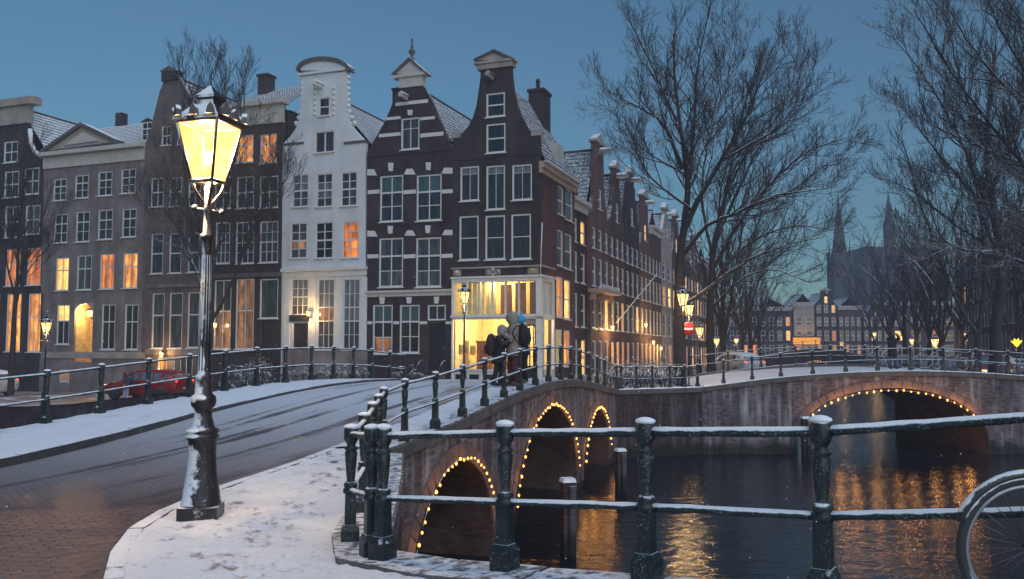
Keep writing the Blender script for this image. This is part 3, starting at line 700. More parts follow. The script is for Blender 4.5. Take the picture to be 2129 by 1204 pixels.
def T(org, rz, x, y, z):
    c, s = math.cos(rz), math.sin(rz); return (org[0]+x*c-y*s, org[1]+x*s+y*c, org[2]+z)
def window(root, x0, z0, x1, z1, nx=1, nz=2, pane=None, fm=None, org=(0, 0, 0), rz=0, y=.07, fw=.075, bar=.035, sill=True, sub=True, lit=None, sm=None, name='window'):
    w, h = x1-x0, z1-z0; rows = rows_of(nz); fm = fm or M.white
    f = put(frame_mesh(w, h, nx, rows, fw, bar, fm), name, root, T(org, rz, (x0+x1)/2, y, z0), rz)
    pm = pane or random.choice(M.dark); iw, ih = w-2*fw, h-2*fw
    if sub:
        for i in range(nx):
            for j in range(len(rows)-1):
                pw, ph = iw/nx, ih*(rows[j+1]-rows[j])
                q = pm if not isinstance(pm, (list, tuple)) else pm[min(j, len(pm)-1)]
                o = put(quad_mesh(pw, ph, q), 'pane', f, (-iw/2+pw*(i+.5), .03, fw+ih*rows[j]+ph/2))
                o.rotation_euler = (random.uniform(-.012, .012), 0, random.uniform(-.014, .014))
    else:
        put(quad_mesh(iw, ih, pm if not isinstance(pm, (list, tuple)) else pm[0]), 'pane', f, (0, .03, h/2))
    if sill:
        k = ('s', round(w, 2), (sm or M.white).name)
        if k not in _wc: _wc[k] = MB().box(0, -.07, -.03, w+.14, .20, .06).mesh('sill', sm or M.white)
        put(_wc[k], 'sill', f)
    return f
def tiles(root, e0, e1, r0, r1, m, tw=.26, th=.33, amp=.028, name='roof'):
    """Pantiled slope between an eave edge e0-e1 and a ridge edge r0-r1, in the house's own coordinates."""
    e0, e1, r0, r1 = map(Vector, (e0, e1, r0, r1)); L = (e1-e0).length; H = (r0-e0).length
    nx = max(2, min(90, round(L/tw)))*3; ny = max(2, min(40, round(H/th))); n = (e1-e0).cross(r0-e0).normalized()
    if n.z < 0: n = -n
    mb = MB(); vs = []
    for j in range(ny):
        for k, lift in ((0, .05), (1, .0)):
            t = (j+k)/ny; a, b = e0.lerp(r0, t), e1.lerp(r1, t)
            for i in range(nx+1):
                vs.append(a.lerp(b, i/nx)+n*(lift+amp*math.sin(2*math.pi*i/3)+.02))
    w_ = nx+1
    fs = [(j*w_+i, j*w_+i+1, (j+1)*w_+i+1, (j+1)*w_+i) for j in range(2*ny-1) for i in range(nx)]
    mb.add(vs, fs, 0, False); return mb.build(name, m, root)
def body(root, w, depth, z0, ze, m, zr=None, y0=.3, roofm=None, hip=0, tw=.26, ch=True):
    """Side and back walls and the pitched roof whose ridge runs back from the facade."""
    mb = MB()
    mb.add([(0.01, y0, z0), (.01, depth, z0), (.01, depth, ze), (.01, y0, ze)], [(0, 1, 2, 3)])
    mb.add([(w-.01, y0, z0), (w-.01, depth, z0), (w-.01, depth, ze), (w-.01, y0, ze)], [(3, 2, 1, 0)])
    zr = zr or ze+.2
    mb.add([(.01, depth, z0), (w-.01, depth, z0), (w-.01, depth, ze), (w/2, depth, zr-.05), (.01, depth, ze)], [(4, 3, 2, 1, 0)])
    mb.add([(.01, y0+.02, ze-.3), (w-.01, y0+.02, ze-.3), (w-.01, depth, ze-.3), (.01, depth, ze-.3)], [(0, 1, 2, 3)])
    mb.add([(.01, y0+.05, z0), (w-.01, y0+.05, z0), (w-.01, y0+.05, ze-.2), (.01, y0+.05, ze-.2)], [(0, 1, 2, 3)]) if False else 0
    mb.build('side_wall', m, root)
    rm = roofm or M.tile
    tiles(root, (w+.12, .32, ze-.05), (w+.12, depth+.1, ze-.05), (w/2, .32, zr), (w/2, depth+.1, zr), rm, tw)
    tiles(root, (-.12, depth+.1, ze-.05), (-.12, .32, ze-.05), (w/2, depth+.1, zr), (w/2, .32, zr), rm, tw)
    MB().tube([(w/2, .3, zr+.06), (w/2, depth+.1, zr+.06)], .11, 6).build('ridge', M.tile, root)
def room(root, w, depth, z0, z1, m, y0=.35, name='interior'):            # dark room behind a facade, so that openings are not see-through
    mb = MB(); x0, x1 = .05, w-.05
    vs = [(x0, y0, z0), (x1, y0, z0), (x1, depth, z0), (x0, depth, z0), (x0, y0, z1), (x1, y0, z1), (x1, depth, z1), (x0, depth, z1)]
    mb.add(vs, [(0, 1, 2, 3), (4, 7, 6, 5), (0, 3, 7, 4), (1, 5, 6, 2), (2, 6, 7, 3)]); return mb.build(name, m, root)

class FrontHouse:
    """A house of the front row: everything measured along the shared facade plane (t along the row, z up)."""
    def __init__(s, name, label, pxl, pxr, py, gz, wallm):
        s.t0 = on_row(pxl, py)[0]; s.t1 = on_row(pxr, py)[0]; s.w = s.t1-s.t0; s.gz = gz; s.m = wallm; s.holes = []; s.wins = []
        P = CORNER+U*s.t0; s.root = empty(name, (P.x, P.y, 0), -TH, label, 'house', 'canal houses facing the bridge')
    def p(s, px, py): t, z = on_row(px, py); return (t-s.t0, z)
    def r(s, px0, py0, px1, py1):
        xm, ym = (px0+px1)/2, (py0+py1)/2
        return (s.p(px0, ym)[0], s.p(xm, py1)[1], s.p(px1, ym)[0], s.p(xm, py0)[1])
    def win(s, px, **kw):
        q = s.r(*px); s.holes.append(q); s.wins.append((q, kw))
    def wall(s, left, right, th=.3):
        xl = [(0, s.gz)]+[s.p(*q) for q in left]; xr = [(s.w, s.gz)]+[s.p(*q) for q in right]
        # the foot of each edge stays upright up to the first given point
        wall_mb(xl, xr, s.holes, th).build('wall', s.m, s.root)
        for q, kw in s.wins: window(s.root, *q, **kw)
    def box(s, name, px, proud, m, y1=.1, inset=0):
        q = s.r(*px); return MB().span(q[0], -proud, q[1], q[2], y1, q[3]).build(name, m, s.root)
    def poly(s, name, pts, proud, m, y1=.1): return MB().prism([s.p(*q) for q in pts], -proud, y1).build(name, m, s.root)
    def door(s, px, m, y=.14, panels=(2, 3)):
        x0, z0, x1, z1 = s.r(*px); s.holes.append((x0, z0, x1, z1)); w, h = x1-x0, z1-z0
        mb = MB(); mb.box(0, .03, h/2, w, .06, h); nx, nz = panels
        for i in range(nx):
            for j in range(nz): mb.box(-w/2+w*(i+.5)/nx, -.01, h*(j+.5)/nz, w/nx*.74, .03, h/nz*.8)
        d = mb.build('door', m, s.root, ((x0+x1)/2, y, z0)); MB().ball((w*.36, -.05, h*.48), .035).build('handle', M.cornice_warm, d); return d
def hoist(root, x, z, m, snow=True, L=.9):
    o = MB().box(0, -L/2, 0, .16, L, .2).prism([(-.2, .10), (.2, .10), (0, .28)], -L*.8, -.02).build('hoist_beam', m, root, (x, 0, z))
    MB().tube([(0, -L*.8, -.1), (0, -L*.8, -.26), (.05, -L*.8, -.32), (.0, -L*.8, -.38)], .02, 5).build('hook', M.iron_plain, o); return o

# ---------------------------------------------------------------- corner house with the lit shop
H = FrontHouse('corner_house', 'dark brown neck gabled corner house above the bright yellow lit shop', 943, 1122, 500, -.36, M.brick_corner)
h = H
for px in ((1011, 193, 1050, 243), (1011, 257, 1051, 318)): h.win(px, nx=1, nz=[0, .5, 1], pane=M.dark[2], fw=.09)
for px in ((957, 346, 996, 418), (1065, 342, 1106, 416)): h.win(px, nx=2, nz=[0, .8, 1], pane=[M.dark[0], M.pale], fw=.085, bar=.02)
h.win((1011, 344, 1050, 436), nx=2, nz=[0, .84, 1], pane=[M.dark[0], M.pale], fw=.085, bar=.02)
for px in ((955, 449, 995, 541), (1009, 448, 1050, 540), (1063, 445, 1104, 539)): h.win(px, nx=1, nz=[0, .5, 1], pane=M.dark[2], fw=.085, bar=.02)
shop_up = h.r(944, 586, 1116, 654); shop_lo = h.r(944, 664, 1093, 768); shop_dr = h.r(1094, 664, 1116, 790)
h.holes += [shop_up, shop_lo, shop_dr]
h.wall([(942, 287), (950, 286), (960, 278), (972, 265), (983, 245), (990, 222), (995, 190), (999, 160), (999, 142)],
       [(1122, 281), (1112, 276), (1103, 272), (1092, 255), (1082, 235), (1074, 215), (1068, 190), (1064, 160), (1063, 142)])
h.box('scroll_stone', (940, 276, 958, 287), .06, M.stone_pale, .34); h.box('scroll_stone', (1105, 272, 1124, 282), .06, M.stone_pale, .34)
h.box('pediment_base', (993, 130, 1067, 142), .10, M.stone_pale, .4); h.box('cornice', (988, 126, 1072, 131), .18, M.stone_pale, .45)
h.poly('pediment', [(990, 126), (1070, 126), (1029, 107)], .08, M.stone_pale, .35)
h.poly('pediment_cap', [(986, 127), (990, 123), (1029, 104), (1069, 122), (1073, 127), (1069, 126), (1029, 109), (990, 126)][::1], .2, M.coping_snow, .42)
hoist(h.root, *h.p(1024, 163), M.stone_pale)
h.box('string_course', (943, 325, 1122, 328), .03, M.brick_corner)
ze, zr = h.p(1122, 332)[1], h.p(1030, 140)[1]-.5
D1 = 6.66; W1 = h.w
mb = MB(); mb.add([(.01, .3, -.5), (.01, D1, -.5), (.01, D1, ze), (.01, .3, ze)], [(0, 1, 2, 3)]); mb.add([(.01, D1, -.5), (W1-.31, D1, -.5), (W1-.31, D1, ze), (W1/2, D1, zr), (.01, D1, ze)], [(4, 3, 2, 1, 0)]); mb.build('back_wall', h.m, h.root)
tiles(h.root, (W1+.25, .32, ze-.05), (W1+.25, D1+.1, ze-.05), (W1/2, .32, zr), (W1/2, D1+.1, zr), M.tile)
tiles(h.root, (-.05, D1+.1, ze-.05), (-.05, .32, ze-.05), (W1/2, D1+.1, zr), (W1/2, .32, zr), M.tile)
# side facade
sh = []; side = [((1159, 388, 1171, 447), 0), ((1175, 394, 1190, 459), 0), ((1158, 479, 1170, 553), 0), ((1174, 487, 1188, 560), 0), ((1156, 576, 1170, 660), 1), ((1173, 582, 1185, 664), 2), ((1155, 685, 1168, 760), 1), ((1172, 687, 1185, 762), 1)]
for px, lit in side:
    a, z1 = on_side(px[0], (px[1]+px[3])/2)[0], on_side((px[0]+px[2])/2, px[1])[1]; b, z0 = on_side(px[2], (px[1]+px[3])/2)[0], on_side((px[0]+px[2])/2, px[3])[1]
    sh.append((a, z0, b, z1, lit))
shop_s = [(.22, shop_up[1], 1.95, shop_up[3]), (.30, shop_lo[1], 1.9, shop_lo[3])]
wall_mb([(.001, -.8), (.001, ze)], [(D1, -.8), (D1, ze)], [q[:4] for q in sh]+shop_s, .3).build('side_wall', M.brick_side, h.root, (W1, 0, 0), math.pi/2)
for x0, z0, x1, z1, lit in sh: window(h.root, x0, z0, x1, z1, 1, 2, M.dark[1] if not lit else M.lit[lit-1], org=(W1, 0, 0), rz=math.pi/2)
cor = MB(); cor.span(W1-.02, -.05, ze-.42, W1+.30, D1+.05, ze-.08); cor.span(W1-.02, -.02, ze-.7, W1+.14, D1+.02, ze-.42); cor.build('cornice', M.cornice_warm, h.root)
g_ = MB().span(W1+.30, -.08, ze-.16, W1+.42, D1+.06, ze-.05).build('gutter', M.cream, h.root)
dm = MB(); dm.span(W1*.5+1.6, 3.4, ze+.3, W1*.5+2.5, 4.6, ze+1.7); dm.build('dormer', M.cream, h.root)
# chimney
c0 = MB(); c0.box(W1*.62, D1-.9, zr-.78, .95, 1.4, 2.6); c0.box(W1*.62, D1-.9, zr+.58, 1.1, 1.55, .18); ch = c0.build('chimney', M.brick_corner, h.root)
MB().lathe([(.13, 0), (.11, .45), (.15, .5), (.12, .75)], 8).build('chimney_pot', M.iron_plain, ch, (W1*.62, D1-1.2, zr+.67))
# shop front frame: two tiers of posts, rails and a fascia
def shopfront():
    zb = h.p(1030, 799)[1]; pr = .16
    f = MB(); ft = h.p(1030, 578)[1]; mid0, mid1 = shop_lo[3]+.0, shop_up[1]
    f.span(-.04, -pr, shop_up[3], W1+pr, .1, ft); f.span(-.08, -pr-.1, ft, W1+pr+.1, .12, ft+.10)
    f.span(-.04, -pr, mid0, W1+pr, .1, mid1); f.span(-.08, -pr-.08, (mid0+mid1)/2-.02, W1+pr+.08, .1, (mid0+mid1)/2+.10)
    f.span(-.04, -pr, zb, shop_lo[0], .1, shop_up[3]); f.span(shop_up[2], -pr, zb, W1+pr, .1, shop_up[3])
    f.span(shop_lo[2], -pr, zb, shop_dr[0], .1, shop_lo[3])
    f.span(W1, .0, shop_up[3], W1+pr, 2.1, ft); f.span(W1, .0, ft, W1+pr+.1, 2.2, ft+.10); f.span(W1, .0, mid0, W1+pr, 2.1, mid1); f.span(W1, 1.95, zb, W1+pr, 2.15, shop_up[3]); f.span(W1, .0, zb, W1+pr, .30, mid0)
    f.span(W1, .0, zb, W1+pr, 2.1, shop_lo[1])
    fr = f.build('shop_front', M.white, h.root)
    s = MB()
    for px in (971, 999, 1024.5, 1052, 1080):
        x = h.p(px, 620)[0]; s.span(x-.045, -.12, shop_up[1], x+.045, .0, shop_up[3])
    for y in (.6, 1.0, 1.45): s.span(W1+.02, y-.04, shop_up[1], W1+.12, y+.04, shop_up[3])
    s.build('mullion', M.white, fr)
    st = MB(); st.span(shop_lo[0], -.1, zb, shop_lo[2], .12, shop_lo[1]); st.span(shop_lo[0], -.16, shop_lo[1]-.09, shop_lo[2], .12, shop_lo[1]); st.build('stall_riser', M.white, fr)
    b = MB()
    for i in range(5):
        x = lerp(shop_lo[0], shop_lo[2], (i+.5)/5); b.span(x-.28, -.13, zb+.12, x+.28, -.09, shop_lo[1]-.28)
    b.build('cellar_window', M.dark[2], fr)
    for q in (shop_up, shop_lo): MB().span(q[0], -.02, q[1], q[2], -.012, q[3]).build('shop_pane', M.clear, fr)
    for q in shop_s: MB().span(W1+.02, q[0], q[1], W1+.03, q[2], q[3]).build('shop_pane', M.clear, fr)
    # arched glazed door
    x0, z0, x1, z1 = shop_dr; d = MB(); w_ = x1-x0; hgt = z1-z0-.30; n = 8
    arc = [((x0+x1)/2-w_/2*math.cos(math.pi*i/n), z0+hgt-.18+.18*math.sin(math.pi*i/n)) for i in range(n+1)]
    d.prism([(x0, z0), (x1, z0), (x1, z0+.75), (x0, z0+.75)], .0, .06)
    for i in range(1, 3): d.span(lerp(x0, x1, i/3)-.02, .0, z0+.7, lerp(x0, x1, i/3)+.02, .05, z0+hgt)
    for k in range(1, 4): d.span(x0, .0, z0+.7+k*(hgt-.9)/4, x1, .05, z0+.73+k*(hgt-.9)/4)
    for a in (x0, x1-.06): d.span(a, -.01, z0, a+.06, .06, z0+hgt-.1)
    d.tube([(p[0], .02, p[1]) for p in arc], .05, 5); d.build('shop_door', M.black_door, fr)
    tp = MB(); tp.prism(arc[::-1]+[(x0, z1), (x1, z1)], .0, .05); tp.build('arch_panel', M.cornice_warm, fr)
    # fascia with carved panels
    fz0, fz1 = ft+.12, h.p(1030, 558)[1]; MB().span(-.02, -.10, fz0-.02, W1+.06, .08, fz1).build('fascia', M.brick_stripe, h.root)
    MB().span(W1, .0, fz0, W1+.08, 2.1, fz1).build('fascia', M.brick_side, h.root)
    cp = MB(); cp.span(-.06, -.22, fz1, W1+.2, .06, fz1+.10); cp.span(W1, .05, fz1, W1+.2, 2.2, fz1+.10); cp.build('fascia_cornice', M.stone_pale, h.root)
    zc = (fz0+fz1)/2; hh = (fz1-fz0)/2-.04
    x = h.p(1027, 567)[0]; e = MB(); e.box(x, -.12, zc, .86, .05, hh*2, m=0)
    for sx in (-1, 1):
        e.tube([(x+sx*.40, -.17, zc-hh*.8), (x+sx*.34, -.17, zc+hh*.2), (x+sx*.22, -.17, zc+hh*.7), (x+sx*.26, -.17, zc-.1), (x+sx*.12, -.17, zc-hh*.6)], .05, 6)
    e.ball((x, -.17, zc+.1), .12, n=10, k=7, sz=1.2); e.tube([(x-.1, -.17, zc-.12), (x, -.18, zc-.2), (x+.12, -.17, zc-.1)], .05, 6); e.build('carved_crest', M.stone_pale, h.root)
    x = h.p(1112, 567)[0]; e = MB(); e.box(x-.06, -.12, zc, .60, .05, hh*2); e.box(x-.06, -.155, zc, .34, .05, hh*1.5, m=1); e.ball((x-.06, -.18, zc), .1, m=1); e.build('gilded_panel', [M.stone_pale, mat('dull gold', (.42, .36, .12), .5)], h.root)
    x = h.p(952, 567)[0]; e = MB(); e.box(x+.02, -.12, zc, .46, .05, hh*2); e.ball((x, -.14, zc), .16, n=8, k=6); e.build('carved_panel', M.cornice_warm, h.root)
    pole = h.p(1130, 572)
    MB().tube([(pole[0]-.1, -.25, ft), (pole[0]+.05, -.35, h.p(1133, 465)[1])], .03, 6).build('flagpole', M.white, h.root)
    # lit rooms behind the glass
    yel = mat('yellow shop wall', (.86, .72, .36), .8, vary=.12); brn = mat('brown panelling', (.26, .085, .03), .5, vary=.4, vscale=2); flo = mat('shop floor', (.30, .18, .09), .6)
    def rm(z0, z1, dep, name):
        mb = MB(); x0, x1 = .05, W1-.04
        vs = [(x0, .12, z0), (x1, .12, z0), (x1, dep, z0), (x0, dep, z0), (x0, .12, z1), (x1, .12, z1), (x1, dep, z1), (x0, dep, z1)]
        mb.add(vs, [(0, 1, 2, 3)], 1); mb.add(vs, [(4, 7, 6, 5), (0, 3, 7, 4), (2, 6, 7, 3)], 0); mb.add(vs, [(1, 5, 6, 2)], 0)
        # the corner side stays open behind its own panes
        mb.f.pop(); mb.m.pop(); mb.s.pop()
        mb.add([(x1, 2.0, z0), (x1, dep, z0), (x1, dep, z1), (x1, 2.0, z1)], [(3, 2, 1, 0)], 0)
        return mb.build(name, [yel, flo], h.root)
    rm(zb+.35, (mid0+mid1)/2, 4.2, 'shop_room'); rm((mid0+mid1)/2+.04, shop_up[3]+.25, 3.2, 'upper_room')
    k = MB()
    for a, b in ((1026, 1049), (1056, 1079), (1087, 1108)): k.span(h.p(a, 620)[0], 1.0+random.random()*.2, shop_up[1], h.p(b, 620)[0]-.05, 1.3, shop_up[3]-(.0 if a > 1030 else .1))
    k.build('wood_panel', brn, h.root)
    pf = MB()
    for y_, z_, w_, h_ in ((.9, 1.9, .5, .5), (1.7, 2.05, .5, .7), (2.6, 1.85, .7, .5), (3.5, 2.1, .5, .4)): pf.box(.09, y_, zb+z_, .05, w_, h_, m=0); pf.box(.11, y_, zb+z_, .05, w_*.8, h_*.75, m=1)
    pf.build('picture_frame', [brn, M.teal], h.root)
    sf = MB()
    for z_ in (.95, 1.35): sf.box(1.1, 3.7, zb+z_, 1.6, .35, .04)
    for x_ in (.32, 1.88): sf.box(x_, 3.7, zb+.95, .05, .35, 1.2)
    for i in range(9): sf.lathe([(.05, 0), (.08, .1), (.04, .2), (.05, .24)], 8, .42+i*.17, 3.7, zb+(.97 if i % 2 else 1.37))
    sf.build('shelf', brn, h.root)
    cu = MB()
    for a, b_ in ((950, 972), (973, 998), (1001, 1023)):
        x0_, x1_ = h.p(a, 620)[0], h.p(b_, 620)[0]; n_ = 16; vs = []
        for i in range(n_+1):
            for z_ in (shop_up[1]-.1, shop_up[3]+.1): vs.append((lerp(x0_, x1_, i/n_), .62+.03*math.sin(i*1.9)+.02*math.sin(i*.7), z_))
        cu.add(vs, [(2*i, 2*i+2, 2*i+3, 2*i+1) for i in range(n_)], 0, True)
    cu.build('curtain', mat('cream curtain', (.8, .68, .36), .9), h.root)
    for z, y, p_ in ((shop_lo[3]-.25, 1.6, 380), (shop_up[3]-.12, 2.2, 130), (shop_up[3]-.02, .30, 70)):
        if p_: lamp_light('shop_lamp', (W1*.42, y, z), p_, (1.0, .76, .38), .3, h.root)
    lamp_light('shop_lamp', (W1*.85, .8, shop_lo[3]-.2), 110, (1.0, .76, .38), .2, h.root)
    return zb
zb_shop = shopfront()
shop_org = h.root; shop_rects = (shop_lo, shop_up); Hc = h

# ---------------------------------------------------------------- striped house
h = FrontHouse('striped_house', 'dark brick house with white stone stripes and a vase on its gable', 764, 942.5, 500, -1.0, M.brick_stripe)
rows_s = [0, .32, .64, 1.0]
h.win((834, 245, 872, 311), nx=2, nz=[0, .68, 1], pane=M.dark[1], fw=.09)
for px in ((790, 365, 838, 461), (866, 363, 918, 459), ): h.win(px, nx=2, nz=rows_s, pane=[M.dark[0], M.dark[0], M.teal], fw=.085, bar=.045)
for px in ((788, 495, 838, 597), (865, 494, 917, 597)): h.win(px, nx=2, nz=rows_s, pane=[M.dark[3], M.dark[0], M.dark[1]], fw=.085, bar=.045)
h.win((775, 634, 816, 736), nx=2, nz=[0, .33, .66, 1], pane=[M.lit[3], M.dark[2], M.teal], fw=.08, bar=.045)
h.win((831, 634, 872, 734), nx=2, nz=[0, .33, .66, 1], pane=[M.dark[2], M.dark[2], M.teal], fw=.08, bar=.045)
h.win((889, 634, 927, 666), nx=2, nz=1, pane=M.dark[2], fw=.08, sill=False)
d = h.door((891, 672, 925, 770), M.black_door)
h.wall([(764, 316), (767, 311), (800, 253), (812, 225), (829, 182)], [(942, 305), (936, 300), (906, 230), (893, 200), (880, 178)])
h.box('gable_block', (830, 159, 879, 181), .06, M.cream, .36); h.box('cornice', (818, 154, 889, 160), .16, M.cream, .42)
h.poly('pediment', [(822, 154), (886, 154), (854, 125)], .06, M.cream, .34)
h.poly('pediment_cap', [(815, 156), (853, 120), (892, 154), (888, 156), (854, 126), (820, 157)], .17, M.coping_snow, .4)
x, z = h.p(854, 121); MB().lathe([(.14, -.1), (.17, .0), (.08, .08), (.06, .2), (.19, .36), (.21, .46), (.10, .56), (.06, .66), (.10, .74), (.05, .82), (.055, 1.1), (.075, 1.15), (.02, 1.22)], 10).build('finial', M.coping, h.root, (x, .15, z))
for q in ((823, 210, 890, 217), (803, 243, 833, 249), (874, 243, 904, 249), (788, 277, 833, 284), (874, 276, 922, 284),
          (765, 395, 789, 403), (839, 395, 865, 403), (919, 394, 941, 402), (764, 529, 787, 537), (839, 529, 864, 537), (918, 528, 941, 536), (764, 668, 774, 674), (818, 668, 830, 674), (873, 668, 888, 674), (927, 668, 941, 674)):
    h.box('stone_band', q, .025, M.white)
for q in ((764, 352, 782, 365), (842, 351, 862, 363), (920, 349, 941, 361), (764, 480, 783, 492), (843, 479, 862, 490), (921, 478, 941, 489)):
    m_ = 4; h.poly('stone_block', [(q[0]-(0 if q[0] < 770 else 2), q[3]), (q[2]+(2 if q[2] < 930 else 0), q[3]), (q[2]-m_ if q[2] < 930 else q[2], q[1]), (q[0]+(m_ if q[0] > 770 else 0), q[1])], .03, M.white)
for cx_, y0, y1 in ((813, 339, 356), (891, 338, 354), (812, 470, 486), (890, 469, 485), (853, 229, 240), (795, 618, 632), (851, 618, 631), (908, 617, 631)): h.poly('keystone', [(cx_-4, y1), (cx_+4, y1), (cx_+5.5, y0), (cx_-5.5, y0)], .06, M.white)
h.box('cornice', (762, 603, 941, 608), .16, M.cream); h.box('frieze', (764, 608, 941, 616), .06, M.cream); h.box('string_course', (764, 317, 941, 320), .05, M.brick_stripe); h.box('string_course', (764, 463, 941, 467), .04, M.brick_stripe)
hoist(h.root, *h.p(846, 205), M.cream); ze = h.p(942, 312)[1]; body(h.root, h.w, 10, -1.2, ze, h.m, h.p(855, 176)[1])
c0 = MB(); x, z = h.p(808, 215); c0.box(x, 1.2, z+.1, .5, .6, 2.0); c0.box(x, 1.2, z+1.12, .6, .7, .12); c0.build('chimney', h.m, h.root)
room(h.root, h.w, 3, -1, ze-.4, M.black_door); Hs = h

# ---------------------------------------------------------------- white house
h = FrontHouse('white_house', 'white painted neck gabled house with arched top and stepped scroll shoulders', 589, 763, 500, -1.25, M.white_wall)
h.win((663, 203, 685, 241), nx=1, nz=2, pane=M.dark[1], fm=M.white, fw=.06); h.win((655, 273, 695, 317), nx=2, nz=1, pane=M.dark[3], fw=.06, bar=.07)
W2 = dict(nx=2, nz=4, fw=.06, bar=.045)
for i, px in enumerate(((608, 363, 641, 430), (658, 361, 691, 430), (709, 358, 742, 428))): h.win(px, pane=([M.dark[3], M.dark[1], M.pale, M.pale], [M.dark[1], M.pale, M.pale, M.dark[1]], [M.dark[3]]*3+[M.dark[1]])[i], **W2)
for px, pn in (((604, 464, 638, 537), [M.dark[3], M.lit[3], M.dark[3], M.dark[1]]), ((656, 462, 692, 537), M.dark[0]), ((712, 461, 746, 536), M.lit[2])): h.win(px, pane=pn, **W2)
W3 = dict(nx=3, nz=[0, .2, .4, .6, .8, 1], fw=.06, bar=.03)
h.win((605, 580, 641, 655), nx=3, nz=4, fw=.06, bar=.03, pane=[M.dark[3], M.pale, M.pale, M.pale]); h.win((660, 580, 695, 727), pane=[M.dark[3], M.dark[3], M.lit[3], M.pale, M.pale], **W3); h.win((713, 580, 748, 727), pane=[M.dark[1], M.dark[1], M.pale, M.pale, M.pale], **W3)
d = h.door((608, 672, 640, 745), M.black_door, panels=(4, 6))
h.wall([(588, 299), (589, 298), (603, 284), (613, 270), (621, 252), (625, 230), (627, 160), (627, 148)], [(760, 298), (758, 292), (750, 284), (735, 268), (728, 250), (724, 225), (722, 160), (722, 148)])
n = 12; top = [(674-53*math.cos(math.pi*i/n), 147-25*math.sin(math.pi*i/n)) for i in range(n+1)]
h.poly('arched_pediment', top[::-1][0:1]+top[::-1][1:] if False else [top[0]]+[top[-1]]+top[::-1][1:-1], .08, M.white_wall, .4)
h.poly('pediment_cap', [(619, 149)]+[(674-48*math.cos(math.pi*i/n), 147-20*math.sin(math.pi*i/n)) for i in range(n+1)]+[(729, 149)]+[(674-56*math.cos(math.pi*i/n), 146-27*math.sin(math.pi*i/n)) for i in range(n, -1, -1)], .18, M.coping_snow, .45)
h.box('cornice', (621, 147, 727, 152), .14, M.white)
for sgn, x0 in ((-1, 627), (1, 722)):
    for k in range(9):
        y = 160+k*12; xx = x0+sgn*max(0, (y-225))*.42; x, z = h.p(xx, y); MB().ball((0, 0, 0), .16, n=6, k=5).build('scroll_ornament', M.white, h.root, (x, .12, z))
for sgn, x0 in ((-1, 655), (1, 694)):
    for k in range(6): x, z = h.p(x0, 183+k*11); MB().ball((0, 0, 0), .09, n=6, k=4).build('festoon', M.white, h.root, (x, -.02, z))
hoist(h.root, *h.p(668, 180), M.white)
for q in ((589, 297, 632, 301), (716, 293, 762, 298)): h.box('ledge', q, .08, M.coping_snow, .36)
h.box('cornice', (587, 556, 764, 563), .22, M.white); h.box('frieze', (588, 563, 763, 575), .08, M.white)
for q in ((589, 576, 603, 726), (644, 576, 657, 726), (698, 576, 710, 726), (751, 576, 763, 726)): h.box('pilaster', q, .05, M.white)
h.box('plinth', (588, 727, 764, 800), .07, M.render_grey)
hood = h.r(604, 655, 642, 668); MB().span(hood[0], -.12, hood[1], hood[2], .08, hood[3]).build('door_hood', M.black_door, h.root)
ze = h.p(760, 300)[1]; body(h.root, h.w, 10, -1.4, ze, M.brick_dark, h.p(690, 195)[1]); room(h.root, h.w, 3, -1.4, ze-.4, M.black_door); Hw = h

# ---------------------------------------------------------------- dark house with the lit attic windows
h = FrontHouse('corniced_house', 'dark purple brick house with a pale attic cornice and lit top windows behind the lamp', 436, 588, 500, -1.4, M.brick_dark)
for px in ((446, 283, 480, 338), (492, 281, 527, 338), (541, 279, 575, 339)): h.win(px, nx=2, nz=3, pane=M.lit[0], fw=.08)
for px in ((446, 368, 480, 434), (492, 367, 528, 433), (540, 366, 578, 432)): h.win(px, nx=2, nz=2, pane=M.dark[random.choice((0, 2))], fw=.07)
for px in ((448, 462, 478, 548), (490, 461, 528, 548), (540, 460, 578, 546)): h.win(px, nx=3, nz=4, pane=M.dark[random.choice((0, 1))], fw=.07, bar=.028)
h.win((445, 582, 480, 726), nx=2, nz=[0, .55, 1], pane=[M.lit[3], M.dark[1]], fw=.07); h.win((490, 580, 528, 726), nx=2, nz=[0, .55, 1], pane=[M.lit[3], M.lit[3]], fw=.07); h.win((540, 580, 578, 662), nx=1, nz=1, pane=M.dark[1], fw=.07)
d = h.door((543, 668, 577, 765), M.black_door)
h.wall([(436, 226)], [(588, 214)])
h.box('cornice', (434, 215, 594, 224), .35, M.cream, .4); h.box('frieze', (436, 224, 588, 262), .08, M.cream, .2); h.box('string_course', (436, 568, 588, 577), .12, M.coping_snow)
ze = h.p(588, 218)[1]; tiles(h.root, (-.1, .1, ze), (h.w+.1, .1, ze), (.8, 4.5, ze+2.6), (h.w-.8, 4.5, ze+2.6), M.tile); body(h.root, h.w, 9, -1.5, ze-.3, h.m, ze+.4); room(h.root, h.w, 3, -1.5, ze-.5, M.black_door)
c0 = MB(); c0.box(1.2, 3.8, ze+2.0, .8, .8, 2.6); c0.box(1.2, 3.8, ze+3.35, .95, .95, .15); c0.build('chimney', h.m, h.root); Hd = h

